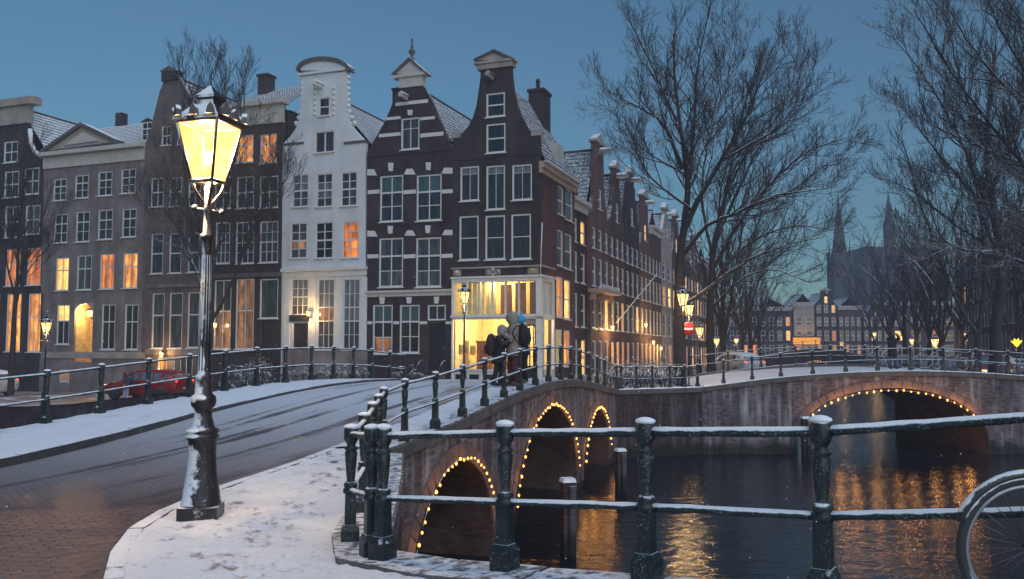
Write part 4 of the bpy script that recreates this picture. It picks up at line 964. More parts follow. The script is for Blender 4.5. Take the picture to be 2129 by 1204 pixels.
# ---------------------------------------------------------------- grey house behind the bare tree
h = FrontHouse('bell_gabled_house', 'grey house with a dark ragged bell gable behind the bare tree by the lamp', 301, 436, 500, -1.45, M.brick_grey)
for px in ((314, 370, 340, 430), (352, 369, 378, 429), (392, 368, 418, 428)): h.win(px, nx=2, nz=2, pane=M.dark[2], fw=.06)
for px in ((336, 262, 356, 302), (368, 260, 390, 300)): h.win(px, nx=2, nz=2, pane=M.dark[2], fw=.06)
for px in ((314, 486, 339, 569), (352, 485, 377, 568), (391, 484, 415, 566)): h.win(px, nx=1, nz=2, pane=M.dark[0], fw=.06)
for px, pn in (((316, 610, 341, 724), [M.dark[1], M.dark[3]]), ((352, 609, 379, 724), M.dark[1]), ((390, 608, 414, 723), M.dark[1])): h.win(px, nx=1, nz=[0, .6, 1], pane=pn, fw=.06)
h.win((328, 742, 346, 790), nx=1, nz=1, pane=M.lit[0], fw=.06, sill=False); h.win((360, 744, 400, 785), nx=3, nz=1, pane=M.dark[3], fw=.06, sill=False)
h.wall([(301, 300), (303, 296), (312, 275), (318, 245), (326, 215), (332, 190), (341, 168), (341, 158)], [(436, 295), (424, 288), (415, 262), (408, 235), (398, 205), (384, 180), (372, 160), (368, 150)])
h.box('gable_crown', (338, 148, 371, 168), .12, M.brick_dark, .42); h.poly('gable_cap', [(335, 150), (374, 148), (354, 138)], .16, M.coping_snow, .45)
for q in ((306, 590, 436, 597), ): h.box('string_course', q, .08, M.render_grey)
h.box('plinth', (301, 726, 436, 738), .08, M.render_grey)
ze = h.p(436, 300)[1]; body(h.root, h.w, 9, -1.6, ze, h.m, h.p(354, 170)[1]); room(h.root, h.w, 3, -1.6, ze-.5, M.black_door); Hg = h

# ---------------------------------------------------------------- wide house with the pediment
h = FrontHouse('pedimented_house', 'wide grey house with a white triangular pediment and a brightly lit porch', 92, 301, 500, -1.45, M.render_grey)
A = [(111, 372, 138, 417), (156, 364, 184, 412), (204, 357, 233, 407), (252, 351, 282, 402)]
Bq = [(113, 445, 140, 505), (158, 440, 186, 503), (204, 436, 234, 498), (254, 434, 283, 493)]
Cq = [(116, 536, 143, 604), (160, 531, 190, 603), (208, 528, 237, 601), (256, 526, 286, 599)]
for px in A+Bq: h.win(px, nx=2, nz=3, pane=M.dark[random.choice((0, 0, 2))], fw=.07)
for px, pn in zip(Cq, (M.lit[1], M.dark[3], M.lit[2], M.lit[0])): h.win(px, nx=2, nz=[0, .62, 1], pane=pn, fw=.07)
h.win((118, 634, 144, 716), nx=2, nz=[0, .6, 1], pane=[M.dark[2], M.lit[1]], fw=.07); h.win((211, 633, 239, 727), nx=2, nz=[0, .62, 1], pane=M.dark[2], fw=.07); h.win((259, 633, 287, 727), nx=2, nz=[0, .62, 1], pane=M.dark[2], fw=.07)
h.win((124, 768, 144, 795), nx=2, nz=1, pane=M.lit[3], fw=.06, sill=False)
porch = h.r(154, 632, 192, 752); h.holes.append(porch)
h.wall([(92, 330)], [(301, 306)])
pm = mat('warm porch plaster', (.62, .46, .22), .8); x0, z0, x1, z1 = porch
pb = MB(); pb.add([(x0, .15, z0), (x1, .15, z0), (x1, 1.3, z0), (x0, 1.3, z0), (x0, .15, z1), (x1, .15, z1), (x1, 1.3, z1), (x0, 1.3, z1)], [(0, 1, 2, 3), (4, 7, 6, 5), (0, 3, 7, 4), (1, 5, 6, 2), (2, 6, 7, 3)]); pb.build('porch', pm, h.root)
dd = MB(); dd.span((x0+x1)/2-.15, 1.2, z0, x1-.05, 1.28, z0+2.4); dd.build('door', M.black_door, h.root)
arch = MB(); n = 10; xm = (x0+x1)/2; rr = (x1-x0)/2
arch.prism([(xm-rr*math.cos(math.pi*i/n), z1-rr*.75+rr*.75*math.sin(math.pi*i/n)) for i in range(n+1)][::1]+[(x1, z1+.05), (x0, z1+.05)], -.03, .12); arch.build('porch_arch', M.stone_pale, h.root)
h.box('cornice', (88, 316, 303, 324) if False else (90, 309, 302, 317), .45, M.cream, .4); h.box('frieze', (92, 318, 301, 342), .10, M.cream, .2)
h.poly('pediment', [(104, 314), (246, 295), (177, 262)], .20, M.stone_pale, .4); h.poly('pediment_relief', [(140, 304), (212, 294), (178, 277)], .30, M.cream, .1)
h.poly('pediment_cap', [(90, 317), (177, 257), (250, 292), (246, 297), (177, 264), (98, 318)], .42, M.coping_snow, .45)
ze = h.p(301, 304)[1]; tiles(h.root, (-.1, .2, ze), (h.w+.1, .2, ze), (.1, 4.5, ze+3.0), (h.w, 4.5, ze+3.0), M.tile_teal); body(h.root, h.w, 9, -1.6, ze-.3, h.m, ze+.4, roofm=M.tile_teal)
room(h.root, h.w, 3, -1.6, ze-.5, M.black_door)
for px in ((266, 243, 288, 286), (122, 268, 140, 300)):
    x0_, z0_, x1_, z1_ = h.r(*px); dmb = MB().span(x0_-.08, 1.3, z0_, x1_+.08, 3.2, z1_); dmb.prism([(x0_-.15, z1_), (x1_+.15, z1_), ((x0_+x1_)/2, z1_+.25)], 1.2, 3.3); dq = dmb.build('dormer', M.brick_dark, h.root)
    window(h.root, x0_, z0_+.05, x1_, z1_-.05, 2, 3, M.dark[2], org=(0, 1.2, 0), y=.05, sub=False)
h.box('plinth', (92, 732, 301, 745), .08, M.stone_pale); Hp = h

# ---------------------------------------------------------------- leftmost house
h = FrontHouse('necked_house', 'leftmost dark brick house with white scrolls, orange lit lower windows', -40, 92, 500, -1.5, M.brick_dark)
for px in ((8, 294, 37, 338), ): h.win(px, nx=2, nz=2, pane=M.dark[0], fw=.09)
for px in ((-32, 358, -4, 412), (9, 356, 39, 411), (51, 349, 81, 404)): h.win(px, nx=2, nz=2, pane=M.dark[0], fw=.08)
for px in ((-32, 430, -4, 496), (10, 429, 40, 494), (53, 427, 83, 487)): h.win(px, nx=2, nz=2, pane=M.dark[3], fw=.07)
for px in ((-30, 520, -2, 597), (12, 518, 42, 595), (56, 515, 85, 593)): h.win(px, nx=2, nz=[0, .6, 1], pane=M.lit[2], fw=.07)
for px in ((-28, 612, -2, 732), (13, 611, 43, 731), (58, 610, 88, 732)): h.win(px, nx=3, nz=[0, .6, 1], pane=M.lit[0], fw=.07)
h.wall([(-40, 340), (-38, 336), (-14, 325), (-12, 222)], [(92, 330), (80, 326), (68, 314), (61, 295), (58, 270), (57, 222)])
h.box('cornice', (-18, 207, 74, 222), .30, M.stone_pale, .5); h.box('frieze', (-14, 222, 60, 260), .10, M.stone_pale, .34)
x_, z_ = h.p(64, 300); sc_ = MB().tube([(*(h.p(60, 268)[:1]), .1, h.p(60, 268)[1]), (h.p(62, 296)[0], .1, h.p(62, 296)[1]), (h.p(70, 314)[0], .1, h.p(70, 314)[1]), (h.p(86, 328)[0], .1, h.p(86, 328)[1])], .16, 6); sc_.build('scroll', M.white, h.root)
ze = h.p(92, 335)[1]; body(h.root, h.w, 11, -1.6, ze, h.m, h.p(30, 225)[1], roofm=M.tile_teal); room(h.root, h.w, 3, -1.6, ze-.5, M.black_door)
cc = MB(); x, z = h.p(135, 216); cc.box(x, 5, z, .6, .6, 1.2); cc.build('chimney', h.m, h.root)
# ================================================================== STREET ROWS (side street, right quay, far end)
def profile(style, w, ze, zt):
    c = w/2
    if style == 'neck': L = [(0, ze), (c*.18, ze+.05), (c*.42, lerp(ze, zt, .25)), (c*.52, lerp(ze, zt, .5)), (c*.56, zt)]
    elif style == 'bell': L = [(0, ze), (c*.10, lerp(ze, zt, .12)), (c*.38, lerp(ze, zt, .35)), (c*.62, lerp(ze, zt, .7)), (c*.70, zt)]
    elif style == 'spout': L = [(0, ze), (c*.74, lerp(ze, zt, .85)), (c*.74, zt)]
    elif style == 'step':
        L = [(0, ze)]
        for i in range(5): L += [(c*(i/5.8), lerp(ze, zt, (i+1)/5)), (c*((i+1)/5.8), lerp(ze, zt, (i+1)/5)+.001)]
    else: L = [(0, zt)]
    return L, [(w-x, z) for x, z in L]
def town_house(name, label, P, rz, w, depth, z0, ze, style, cols, floors, m, seed, fm=None, lit=0.1, zt=None, group=None, sub=False, lit_ground=False, roofm=None, ww=None, sill=True, top='auto', cat='house', tw=.3, nx=1):
    rnd = random.Random(seed); root = empty(name, P, rz, label, cat, group); zt = zt or ze+(4.0 if style != 'cornice' else .9); fm = fm or M.white
    L, Rr = profile(style, w, ze, zt); holes = []; spec = []
    ww = ww or w/cols*.52
    for fi, (a, b) in enumerate(floors):
        for c in range(cols):
            x = w*(c+.5)/cols; q = (x-ww/2, a, x+ww/2, b); holes.append(q)
            l = rnd.random() < (lit if fi else (.75 if lit_ground else lit)); spec.append((q, rnd.choice(M.lit[:3] if fi == 0 or lit_ground else M.lit) if l else rnd.choice(M.dark+[M.dark[0]])))
    if style != 'cornice' and zt-ze > 2.4:
        q = (w/2-ww*.45, ze+.5, w/2+ww*.45, ze+1.9); holes.append(q); spec.append((q, rnd.choice(M.dark) if rnd.random() > .15 else M.lit[1]))
    wall_mb([(0, z0)]+L, [(w, z0)]+Rr, holes, .3).build('wall', m, root)
    for q, pm in spec: window(root, *q, nx=nx, nz=2, pane=pm, fm=fm, sub=sub, sill=sill, fw=.085, bar=.05)
    if style == 'cornice':
        MB().span(-.05, -.35, zt-.25, w+.05, .35, zt).span(-.02, -.12, zt-.75, w+.02, .3, zt-.25).build('cornice', M.cream, root)
    else:
        xa, xb = L[-1][0], Rr[-1][0]; MB().span(xa-.15, -.15, zt, xb+.15, .45, zt+.16).build('cornice', M.stone_pale, root)
        MB().prism([(xa-.1, zt+.16), (xb+.1, zt+.16), (w/2, zt+.75)], -.1, .4).build('pediment', M.stone_pale, root)
        hoist(root, w/2, zt-.5, M.cream)
    body(root, w, depth, z0, ze if style != 'cornice' else zt-.6, m, (zt-.4) if style != 'cornice' else zt+1.6, roofm=roofm, tw=tw)
    room(root, w, depth-.5, z0, ze-.3, M.black_door); return root
GS = 'houses along the side street'
side_specs = [  # s0, width, eave z, top z, style, cols, brick, label, extra
    (6.72, 3.6, 10.3, 10.9, 'cornice', 2, M.brick_stripe, 'narrow dark brick house with white gutter next after the corner house', dict()),
    (10.36, 5.0, 10.4, 15.4, 'neck', 3, M.brick_rose, 'reddish neck gabled house with the big teal tiled roof on the side street', dict(roofm=M.tile_teal)),
    (15.4, 4.8, 10.2, 14.6, 'bell', 3, M.brick_far, 'plum brick bell gabled house with a lit attic on the side street', dict()),
    (20.24, 5.2, 10.6, 15.2, 'step', 3, M.brick_dark, 'dark stepped gable house halfway down the side street', dict()),
    (25.5, 5.0, 10.0, 14.2, 'neck', 3, M.brick_rose, 'rosy brick gabled house with warm ground floor lights on the side street', dict()),
    (30.55, 4.4, 11.0, 12.2, 'cornice', 3, M.brick_far, 'flat corniced plum house before the pale stone house', dict()),
    (35.0, 5.6, 11.5, 14.6, 'spout', 2, M.stone_pale, 'pale stone house with oriel bays and lit windows beside the tree trunk', dict(lit=.6)),
    (40.7, 5.4, 10.6, 14.8, 'bell', 3, M.brick_far, 'shadowy bell gabled house just beyond the pale stone house', dict(lit=.3)),
    (46.2, 6.0, 11.0, 12.0, 'cornice', 3, M.brick_dark, 'dark corniced house behind the second canal tree', dict(lit=.4)),
    (52.3, 6.5, 10.4, 14.0, 'neck', 3, M.brick_rose, 'far reddish house with glowing ground floor behind the tree row', dict(lit=.5)),
    (59.0, 8.0, 10.8, 12.2, 'cornice', 4, M.brick_far, 'last but one house of the side street, lit doorway', dict(lit=.45)),
    (67.2, 9.0, 10.2, 13.5, 'bell', 4, M.brick_dark, 'end house of the side street close to the distant bridge', dict(lit=.4)),
]
for i, (s0, w, ze, zt, st, cols, m, lb, kw) in enumerate(side_specs):
    P = CORNER+V*s0+U*(.0 if i else -.25); z0 = -.9-.01*s0
    fl = [(z0+.75, z0+3.0), (z0+3.8, z0+5.9), (z0+6.6, z0+8.5), (z0+9.1, z0+10.5 if i else z0+10.6)]
    kw = dict(kw); near = i < 6
    town_house('gabled_house' if st != 'cornice' else 'corniced_house', lb, (P.x, P.y, 0), math.pi/2-TH, w, 8.5, z0-.5, ze, st, cols, fl, m, 40+i, lit=kw.get('lit', .06), zt=zt, group=GS, sub=near, lit_ground=i >= 2, roofm=kw.get('roofm'), tw=.26 if near else .5, nx=1)
_t = on_row(-40, 500)[0]-7.3; _P = CORNER+U*_t
town_house('corniced_house', 'plain dark corniced house just past the left edge of the picture', (_P.x, _P.y, 0), -TH, 7.2, 9, -2.0, 11.5, 'cornice', 4, [(-.6, 2.2), (3.2, 5.6), (6.4, 8.4), (9.0, 10.6)], M.brick_dark, 60, lit=.15, zt=12.4, group='canal houses facing the bridge', tw=.4)
# right quay row
GR = 'houses along the right quay'
d_ = Vector((.335, .942, 0)).normalized(); base = Vector((37.5, 52, 0)); s0 = 0
rl = ['nearest tall rosy brick house at the right edge of the picture', 'rosy house with long pale windows right of the red van', 'plum house with a flat cornice behind the right hand trunks', 'dark gabled house behind the two right trunks', 'rosy corniced house left of the right trunks',
      'plum gabled house behind the bright quay lamp', 'dark corniced house beyond the bright quay lamp', 'far plum house behind the phone-taking woman', 'last house of the right quay beneath the church']
for i, lb in enumerate(rl):
    w = (7.5, 7, 6.5, 8, 7, 7.5, 8, 9, 10)[i]; ze = (13.5, 12, 12.5, 12, 13, 12, 12.5, 12, 12)[i]; st = ('cornice', 'neck', 'cornice', 'bell', 'cornice', 'neck', 'cornice', 'cornice', 'bell')[i]
    P = base+d_*(s0+w); s0 += w+.05
    fl = [(-.1, 3.0), (3.9, 6.5), (7.2, 9.4), (10.0, 11.4)]
    town_house('quay_house', lb, (P.x, P.y, 0), math.atan2(-d_.y, -d_.x), w, 8, -1.2, ze, st, 4, fl, (M.brick_rose, M.brick_rose, M.brick_far, M.brick_dark)[i % 4], 80+i, lit=.08, zt=ze+(1.0 if st == 'cornice' else 3.6), group=GR, lit_ground=i in (0, 2, 3), tw=.5, ww=w/4*.5)
# houses closing the canal at the far end
GF = 'houses closing the far end of the canal'
fs_ = [(1500, 1558, 9.0, 'cornice', 4, 'broad dark house half hidden by twigs at the far left end', M.brick_dark), (1560, 1648, 9.4, 'cornice', 5, 'broad dark house with two rows of pale windows above the distant bridge', M.brick_dark), (1650, 1694, 10.3, 'cornice', 2, 'pale grey house with an orange shop light above the middle arch of the distant bridge', M.stone_pale),
       (1695, 1742, 12.6, 'neck', 3, 'tallest narrow house left of the church tower', M.brick_dark), (1743, 1792, 9.6, 'cornice', 4, 'low house with lit upper windows under the church tower', M.brick_far), (1794, 1850, 10.2, 'bell', 4, 'far gabled house behind the woman on the second bridge', M.brick_dark), (1852, 1990, 10.5, 'cornice', 4, 'far corniced house at the right end behind bare trees', M.brick_far)]
for i, (a, b, zt, st, cols, lb, m) in enumerate(fs_):
    Y = 170; x0, x1 = (a-CX)/F*Y, (b-CX)/F*Y
    fl = [(-.2, 1.9), (2.7, 4.7), (5.6, 7.4)]
    if zt > 12: fl.append((8.2, 9.8))
    ze = zt-.9 if st == 'cornice' else zt-3
    town_house('canal_end_house', lb, (x0, Y, 0), 0, x1-x0-.1, 8, -1.2, ze, st, cols, fl, m, 120+i, lit=.16, zt=zt, group=GF, tw=1.2, ww=(x1-x0)/cols*.55, sill=False, lit_ground=i == 2)
# church with two spires, far behind
def church():
    c = at(1757, 720, 255); root = empty('church', (c.x, c.y, 0), 0, 'hazy gothic church with two thin spires beyond the end of the canal', 'church')
    m = mat('dark church stone', (.045, .045, .052), .85, snow=.3, vary=.3, vscale=.3)
    zt = at(1757, 390, 255).z; w = 5.0
    t = MB(); t.span(-w/2, 0, -1, w/2, w, zt*.58)
    for sx in (-1, 1):
        for sy in (0, w): t.box(sx*w/2, sy, zt*.30, .9, .9, zt*.62, top=.8)
    for k in range(3): t.span(-w/2-.15, -.15, zt*(.2+.17*k), w/2+.15, w+.15, zt*(.2+.17*k)+.3)
    tw_ = t.build('tower', m, root)
    sp = MB(); sp.lathe([(w*.52, zt*.58), (w*.40, zt*.63), (.08, zt*.97), (.05, zt)], 8, 0, w/2, smooth=False)
    for a in range(4): sp.lathe([(.35, zt*.57), (.02, zt*.70)], 4, w*.45*(1 if a % 2 else -1), w/2+w*.45*(1 if a > 1 else -1), smooth=False)
    sp.build('spire', m, tw_)
    lv = MB()
    for k in range(3):
        for x in (-1, 1): lv.span(x*1.1-.5, -.12, zt*(.24+.12*k), x*1.1+.5, .02, zt*(.24+.12*k)+2.6)
    lv.build('louvre_opening', M.black_door, tw_)
    x0 = 7; n = MB(); hN = at(1830, 515, 265).z
    n.span(x0, 6, -1, 34, 24, hN*.62); n.prism([(x0, hN*.62), (34, hN*.62), (33.6, hN*.70), (30, hN*.97), (x0+2.6, hN*1.0), (x0+1.2, hN*.8)], 6.2, 23.8); n.build('nave', m, root)
    bt = MB()
    for k in range(6): bt.box(x0+2+k*5, 5.6, hN*.33, .9, 1.4, hN*.68, top=.7)
    bt.build('buttress', m, root)
    g = MB()
    for k in range(5): g.prism([(x0+3.2+k*5, 6), (x0+5.8+k*5, 6), (x0+5.8+k*5, hN*.45), (x0+4.5+k*5, hN*.53), (x0+3.2+k*5, hN*.45)], 5.93, 6.05)
    g.build('lancet_window', M.black_door, root)
    z2 = at(1856, 392, 265).z; x2 = at(1856, 392, 265).x-c.x; f = MB(); f.span(x2-1.3, 12, -1, x2+1.3, 14.6, z2*.78); f.lathe([(1.8, z2*.78), (1.2, z2*.83), (.3, z2*.96), (.05, z2)], 8, x2, 13.3, smooth=False)
    f.build('crossing_spire', m, root)
church()
# ================================================================== TREES
def tri_tube(mb, pts, rads, n=3):
    vs = []; prev = None; L = len(pts)
    for i, p in enumerate(pts):
        d = pts[min(i+1, L-1)]-pts[max(i-1, 0)]
        d = d.normalized() if d.length > 1e-9 else Vector((0, 0, 1))
        a = (prev-d*prev.dot(d)) if prev is not None else d.orthogonal()
        a = a.normalized() if a.length > 1e-6 else d.orthogonal().normalized()
        prev = a; b = d.cross(a); r = rads[i]
        for k in range(n):
            t = 6.2832*k/n; q = p+(a*math.cos(t)+b*math.sin(t))*r; vs.append((q.x, q.y, q.z))
    b0 = len(mb.v); mb.v += vs
    for i in range(L-1):
        for k in range(n):
            k2 = (k+1) % n; mb.f.append((b0+i*n+k, b0+i*n+k2, b0+(i+1)*n+k2, b0+(i+1)*n+k)); mb.m.append(0); mb.s.append(True)
class Tree:
    def __init__(s, seed, spread=1.0, up=.10, dens=1.0, rmin=.0085, droop=0):
        s.r = random.Random(seed); s.trunk = MB(); s.crown = MB(); s.spread = spread; s.up = up; s.dens = dens; s.rmin = rmin; s.droop = droop
    def rv(s): return Vector((s.r.uniform(-1, 1), s.r.uniform(-1, 1), s.r.uniform(-1, 1)))
    def path(s, p, d, L, n, wander):
        pts = [p]; d = d.normalized()
        for i in range(n):
            d = (d+s.rv()*wander+Vector((0, 0, s.up))).normalized(); pts.append(pts[-1]+d*(L/n))
        return pts
    def emit(s, pts, r0, r1):
        n = len(pts); rads = [max(s.rmin, lerp(r0, r1, (i/(n-1))**.8)) for i in range(n)]
        if r0 > .07: tri_tube(s.trunk, pts, rads, 9 if r0 > .15 else 6)
        else: tri_tube(s.crown, pts, rads, 4 if r0 > .03 else 3)
        return rads
    def along(s, pts, t):
        f = t*(len(pts)-1); i = min(int(f), len(pts)-2); return pts[i].lerp(pts[i+1], f-i), (pts[i+1]-pts[i]).normalized()
    def dress(s, pts, r0, r1, lvl, L, t0=.2):
        """side shoots along a limb, level by level down to twigs"""
        if lvl == 0: return
        step = {3: .54, 2: .31, 1: .15}[lvl]/(s.dens*1.3); n = max(2, int(L*(1-t0)/step))
        for k in range(n):
            t = t0+(1-t0)*(k+s.r.random())/n; p, d = s.along(pts, min(t, .999)); rr = lerp(r0, r1, t)
            side = d.cross(s.rv()).normalized(); ang = s.r.uniform(.45, .95)*s.spread
            nd = (d*math.cos(ang)+side*math.sin(ang)).normalized()
            l2 = {3: s.r.uniform(1.5, 3.6), 2: s.r.uniform(.7, 1.6), 1: s.r.uniform(.25, .7)}[lvl]*(1.15-.55*t)
            q = s.path(p, nd, l2, {3: 5, 2: 4, 1: 3}[lvl], {3: .16, 2: .18, 1: .16}[lvl]); a = min(rr*.6, {3: .055, 2: .022, 1: .011}[lvl]); b = max(s.rmin, a*.35)
            s.emit(q, a, b); s.dress(q, a, b, lvl-1, l2, .15)
    def limb(s, way, r0, r1, lvl=3, t0=.25, jitter=.12):
        """a limb through given way points, rounded off, with its shoots"""
        P = [Vector(w) for w in way]; pts = []
        for i in range(len(P)-1):
            a, b, c, d = P[max(i-1, 0)], P[i], P[i+1], P[min(i+2, len(P)-1)]
            m = max(3, int((c-b).length/.55))
            for k in range(m):
                t = k/m; pts.append(.5*((2*b)+(c-a)*t+(2*a-5*b+4*c-d)*t*t+(-a+3*b-3*c+d)*t*t*t)+(s.rv()*jitter*.35 if (i or k) else Vector()))
        pts.append(P[-1]); L = sum((y-x).length for x, y in zip(pts, pts[1:]))
        s.emit(pts, r0, r1); s.dress(pts, r0, r1, lvl, L, t0); return pts
    def auto(s, H, fork, tr, limbs=7, crown_r=4.5):
        pts = s.path(Vector((0, 0, -.3)), Vector((s.r.uniform(-.04, .04), s.r.uniform(-.04, .04), 1)), fork+.3, 6, .03); s.emit(pts, tr, tr*.75)
        top = pts[-1]; az0 = s.r.random()*6.28
        for i in range(limbs):
            az = az0+i*2.4; e = Vector((math.cos(az), math.sin(az), 0)); k = s.r.uniform(.25, 1) if i else .12
            end = Vector((0, 0, 0))+e*crown_r*k+Vector((0, 0, lerp(H, H*.62, k)+s.r.uniform(-1, 1)*.5)); st = pts[-1-(i % 3)] if i else top
            mid = st.lerp(end, .45)+e*crown_r*.10*k+Vector((0, 0, .08*H)); s.limb([st, mid, end], tr*s.r.uniform(.42, .6), .02, 3, .2)
        if s.rmin: pass
    def finish(s, name, label, P, group=None, tm=None, cm=None):
        root = empty(name, P, 0, label, 'tree', group or 'bare canal trees'); s.trunk.build('trunk', tm or M.bark, root); s.crown.build('crown', cm or M.twig, root); return root
def rel(P, pts): return [at(px, py, Y)-Vector(P) for px, py, Y in pts]

# big tree by the far lamps: limbs follow the ones in view, at differing depths
P1 = Vector((8.35, 42.6, -.35)); t = Tree(3, .95, .12, 1.05, .008)
stem = t.limb(rel(P1, [(1414, 806, 42.6), (1412, 690, 42.6), (1413, 580, 42.6), (1416, 520, 42.5), (1430, 400, 42.3), (1423, 325, 42.0), (1405, 186, 41.6), (1400, 70, 41.2)]), .34, .03, 3, .52, .05)
for way, r in (([(1428, 425, 42.3), (1440, 300, 43), (1451, 140, 43.6), (1479, 0, 44)], .13), ([(1418, 350, 42.2), (1381, 262, 41), (1326, 222, 39.6), (1262, 190, 38.6)], .12), ([(1423, 300, 42), (1385, 200, 43.5), (1353, 130, 44.5), (1312, 50, 45.5)], .10),
               ([(1416, 500, 42.5), (1450, 420, 41.6), (1498, 335, 41), (1553, 242, 40.4), (1609, 95, 40)], .17), ([(1416, 535, 42.6), (1470, 470, 41.5), (1525, 446, 40.6), (1618, 405, 39.5), (1740, 390, 38.6)], .13), ([(1412, 640, 42.6), (1470, 600, 42), (1560, 540, 41), (1640, 508, 40), (1712, 493, 39.4)], .12),
               ([(1420, 360, 42), (1370, 330, 43.6), (1320, 300, 45), (1285, 290, 46)], .08), ([(1430, 400, 42.2), (1480, 260, 44), (1520, 130, 46), (1540, 60, 47)], .10), ([(1500, 335, 41), (1560, 300, 40), (1640, 250, 39.6), (1680, 180, 39.4)], .09), ([(1440, 440, 42), (1390, 400, 40.6), (1340, 350, 39.6), (1300, 250, 39)], .08)):
    t.limb(rel(P1, way), r, .018, 3, .22)
t.finish('bare_tree', 'tallest bare tree on the far quay, its fork above the two street lamps', P1)
P2 = Vector((12.1, 52.0, -1.0)); t = Tree(5, .95, .10, 1.0, .0085)
t.limb(rel(P2, [(1481, 800, 52), (1476, 700, 52), (1478, 600, 52), (1484, 520, 52), (1510, 400, 51.6), (1540, 250, 51), (1575, 130, 50)]), .30, .03, 3, .5, .05)
for way, r in (([(1480, 560, 52), (1560, 430, 51), (1665, 325, 50), (1775, 282, 49)], .15), ([(1484, 510, 52), (1560, 340, 53), (1640, 190, 54), (1660, 90, 55)], .13), ([(1482, 530, 52), (1460, 420, 53), (1470, 300, 54), (1500, 170, 55)], .10), ([(1480, 600, 52), (1540, 520, 51), (1640, 470, 50), (1735, 480, 49)], .12),
               ([(1478, 640, 52), (1530, 590, 51), (1600, 560, 50), (1690, 590, 49)], .10), ([(1560, 430, 51), (1640, 400, 50.5), (1720, 340, 50), (1768, 330, 50)], .08), ([(1520, 380, 51.5), (1590, 260, 51), (1690, 150, 50.5)], .09)):
    t.limb(rel(P2, way), r, .02, 3, .22)
t.finish('bare_tree', 'second bare tree on the far quay, leaning right over the canal', P2)
# right side trees
P3 = Vector((26.6, 47.3, -.2)); t = Tree(8, .9, .11, 1.0, .0085)
t.limb(rel(P3, [(2070, 785, 47.3), (2070, 680, 47.3), (2082, 580, 47.3), (2066, 440, 47), (2050, 300, 46.6), (2070, 100, 46)]), .38, .05, 3, .45, .05)
for way, r in (([(2078, 560, 47.3), (2030, 420, 46), (1960, 330, 45), (1890, 240, 44)], .13), ([(2070, 470, 47), (2000, 300, 48), (1930, 170, 49), (1855, 75, 50)], .14), ([(2060, 400, 47), (2120, 250, 46), (2150, 100, 45)], .13), ([(2056, 330, 46.6), (2000, 170, 46), (1965, 40, 45)], .10), ([(2082, 560, 47.3), (2130, 440, 47), (2170, 330, 47)], .14), ([(2075, 520, 47), (1990, 470, 46), (1900, 400, 45.5), (1850, 375, 45)], .09)):
    t.limb(rel(P3, way), r, .02, 3, .22)
t.finish('bare_tree', 'thick dark trunked tree at the right end of the second bridge', P3)
P4 = Vector((25.2, 46.0, -.1)); t = Tree(9, .9, .12, .9, .0085)
t.limb(rel(P4, [(2033, 782, 46), (2033, 730, 46), (2034, 690, 46), (2046, 600, 46), (2042, 480, 45.6), (2020, 330, 45)]), .20, .03, 3, .5, .05)
for way, r in (([(2033, 700, 46), (1985, 615, 45.5), (1945, 510, 45), (1912, 420, 44.5), (1875, 290, 44)], .10), ([(2036, 660, 46), (2080, 540, 46), (2110, 400, 46.5)], .07)): t.limb(rel(P4, way), r, .02, 3, .25)
t.finish('bare_tree', 'slender forked tree left of the thick trunk on the second bridge end', P4)
P5 = Vector((30.0, 41.5, -.2)); t = Tree(12, .9, .10, 1.05, .0085)
t.limb(rel(P5, [(2358, 770, 41.5), (2350, 600, 41.5), (2330, 450, 41), (2280, 250, 40), (2240, 40, 39)]), .36, .05, 3, .5, .05)
for way, r in (([(2350, 610, 41.5), (2230, 570, 40.5), (2129, 545, 40), (2066, 523, 39.6), (2000, 518, 39), (1950, 480, 38.4), (1922, 390, 38)], .14), ([(2330, 470, 41), (2200, 420, 40), (2060, 260, 39), (1965, 130, 38.4), (1900, 20, 38)], .17), ([(2300, 340, 40.5), (2160, 250, 40), (2030, 110, 39.4), (1965, 0, 39)], .15), ([(2270, 220, 40), (2180, 110, 40), (2100, 10, 40), (2060, -60, 40)], .12),
               ([(2320, 420, 41), (2180, 360, 42), (2000, 290, 43), (1865, 215, 44)], .12), ([(2300, 300, 40.4), (2170, 200, 38), (2080, 60, 37), (2040, -40, 36)], .12), ([(2340, 520, 41.2), (2210, 470, 42), (2090, 430, 43), (1960, 400, 44)], .10)):
    t.limb(rel(P5, way), r, .02, 3, .2)
t.finish('bare_tree', 'overhanging bare limbs reaching in from the right edge, trunk out of view', P5)
# left side trees
P6 = Vector((-16.6, 47.0, -1.5)); t = Tree(15, .8, .16, 1.0, .008)
t.limb(rel(P6, [(433, 818, 47), (432, 740, 47), (438, 660, 47), (440, 560, 47), (432, 400, 47), (436, 250, 47), (440, 150, 47)]), .21, .02, 3, .35, .05)
for way, r in (([(436, 680, 47), (480, 590, 46.6), (525, 480, 46.2), (560, 380, 46), (575, 300, 46)], .12), ([(438, 640, 47), (405, 560, 47.5), (372, 460, 48), (345, 330, 48)], .10), ([(440, 580, 47), (470, 420, 48), (500, 280, 48.5), (512, 165, 49)], .09), ([(438, 600, 47), (395, 450, 46), (380, 300, 46), (385, 150, 46)], .08), ([(525, 480, 46.2), (570, 420, 46), (606, 350, 46)], .05), ([(400, 550, 47.5), (340, 470, 47), (300, 410, 47)], .05), ([(440, 500, 47), (460, 330, 46), (470, 150, 46)], .07)):
    t.limb(rel(P6, way), r, .014, 3, .25)
t.finish('bare_tree', 'brushy bare tree directly behind the big foreground lamp', P6)
P7 = Vector((-27.8, 47.5, -1.5)); t = Tree(18, .75, .16, .9, .008)
t.limb(rel(P7, [(22, 822, 47.5), (26, 740, 47.5), (30, 650, 47.5), (36, 580, 47.5), (40, 470, 47.5), (60, 330, 47)]), .19, .02, 3, .5, .04)
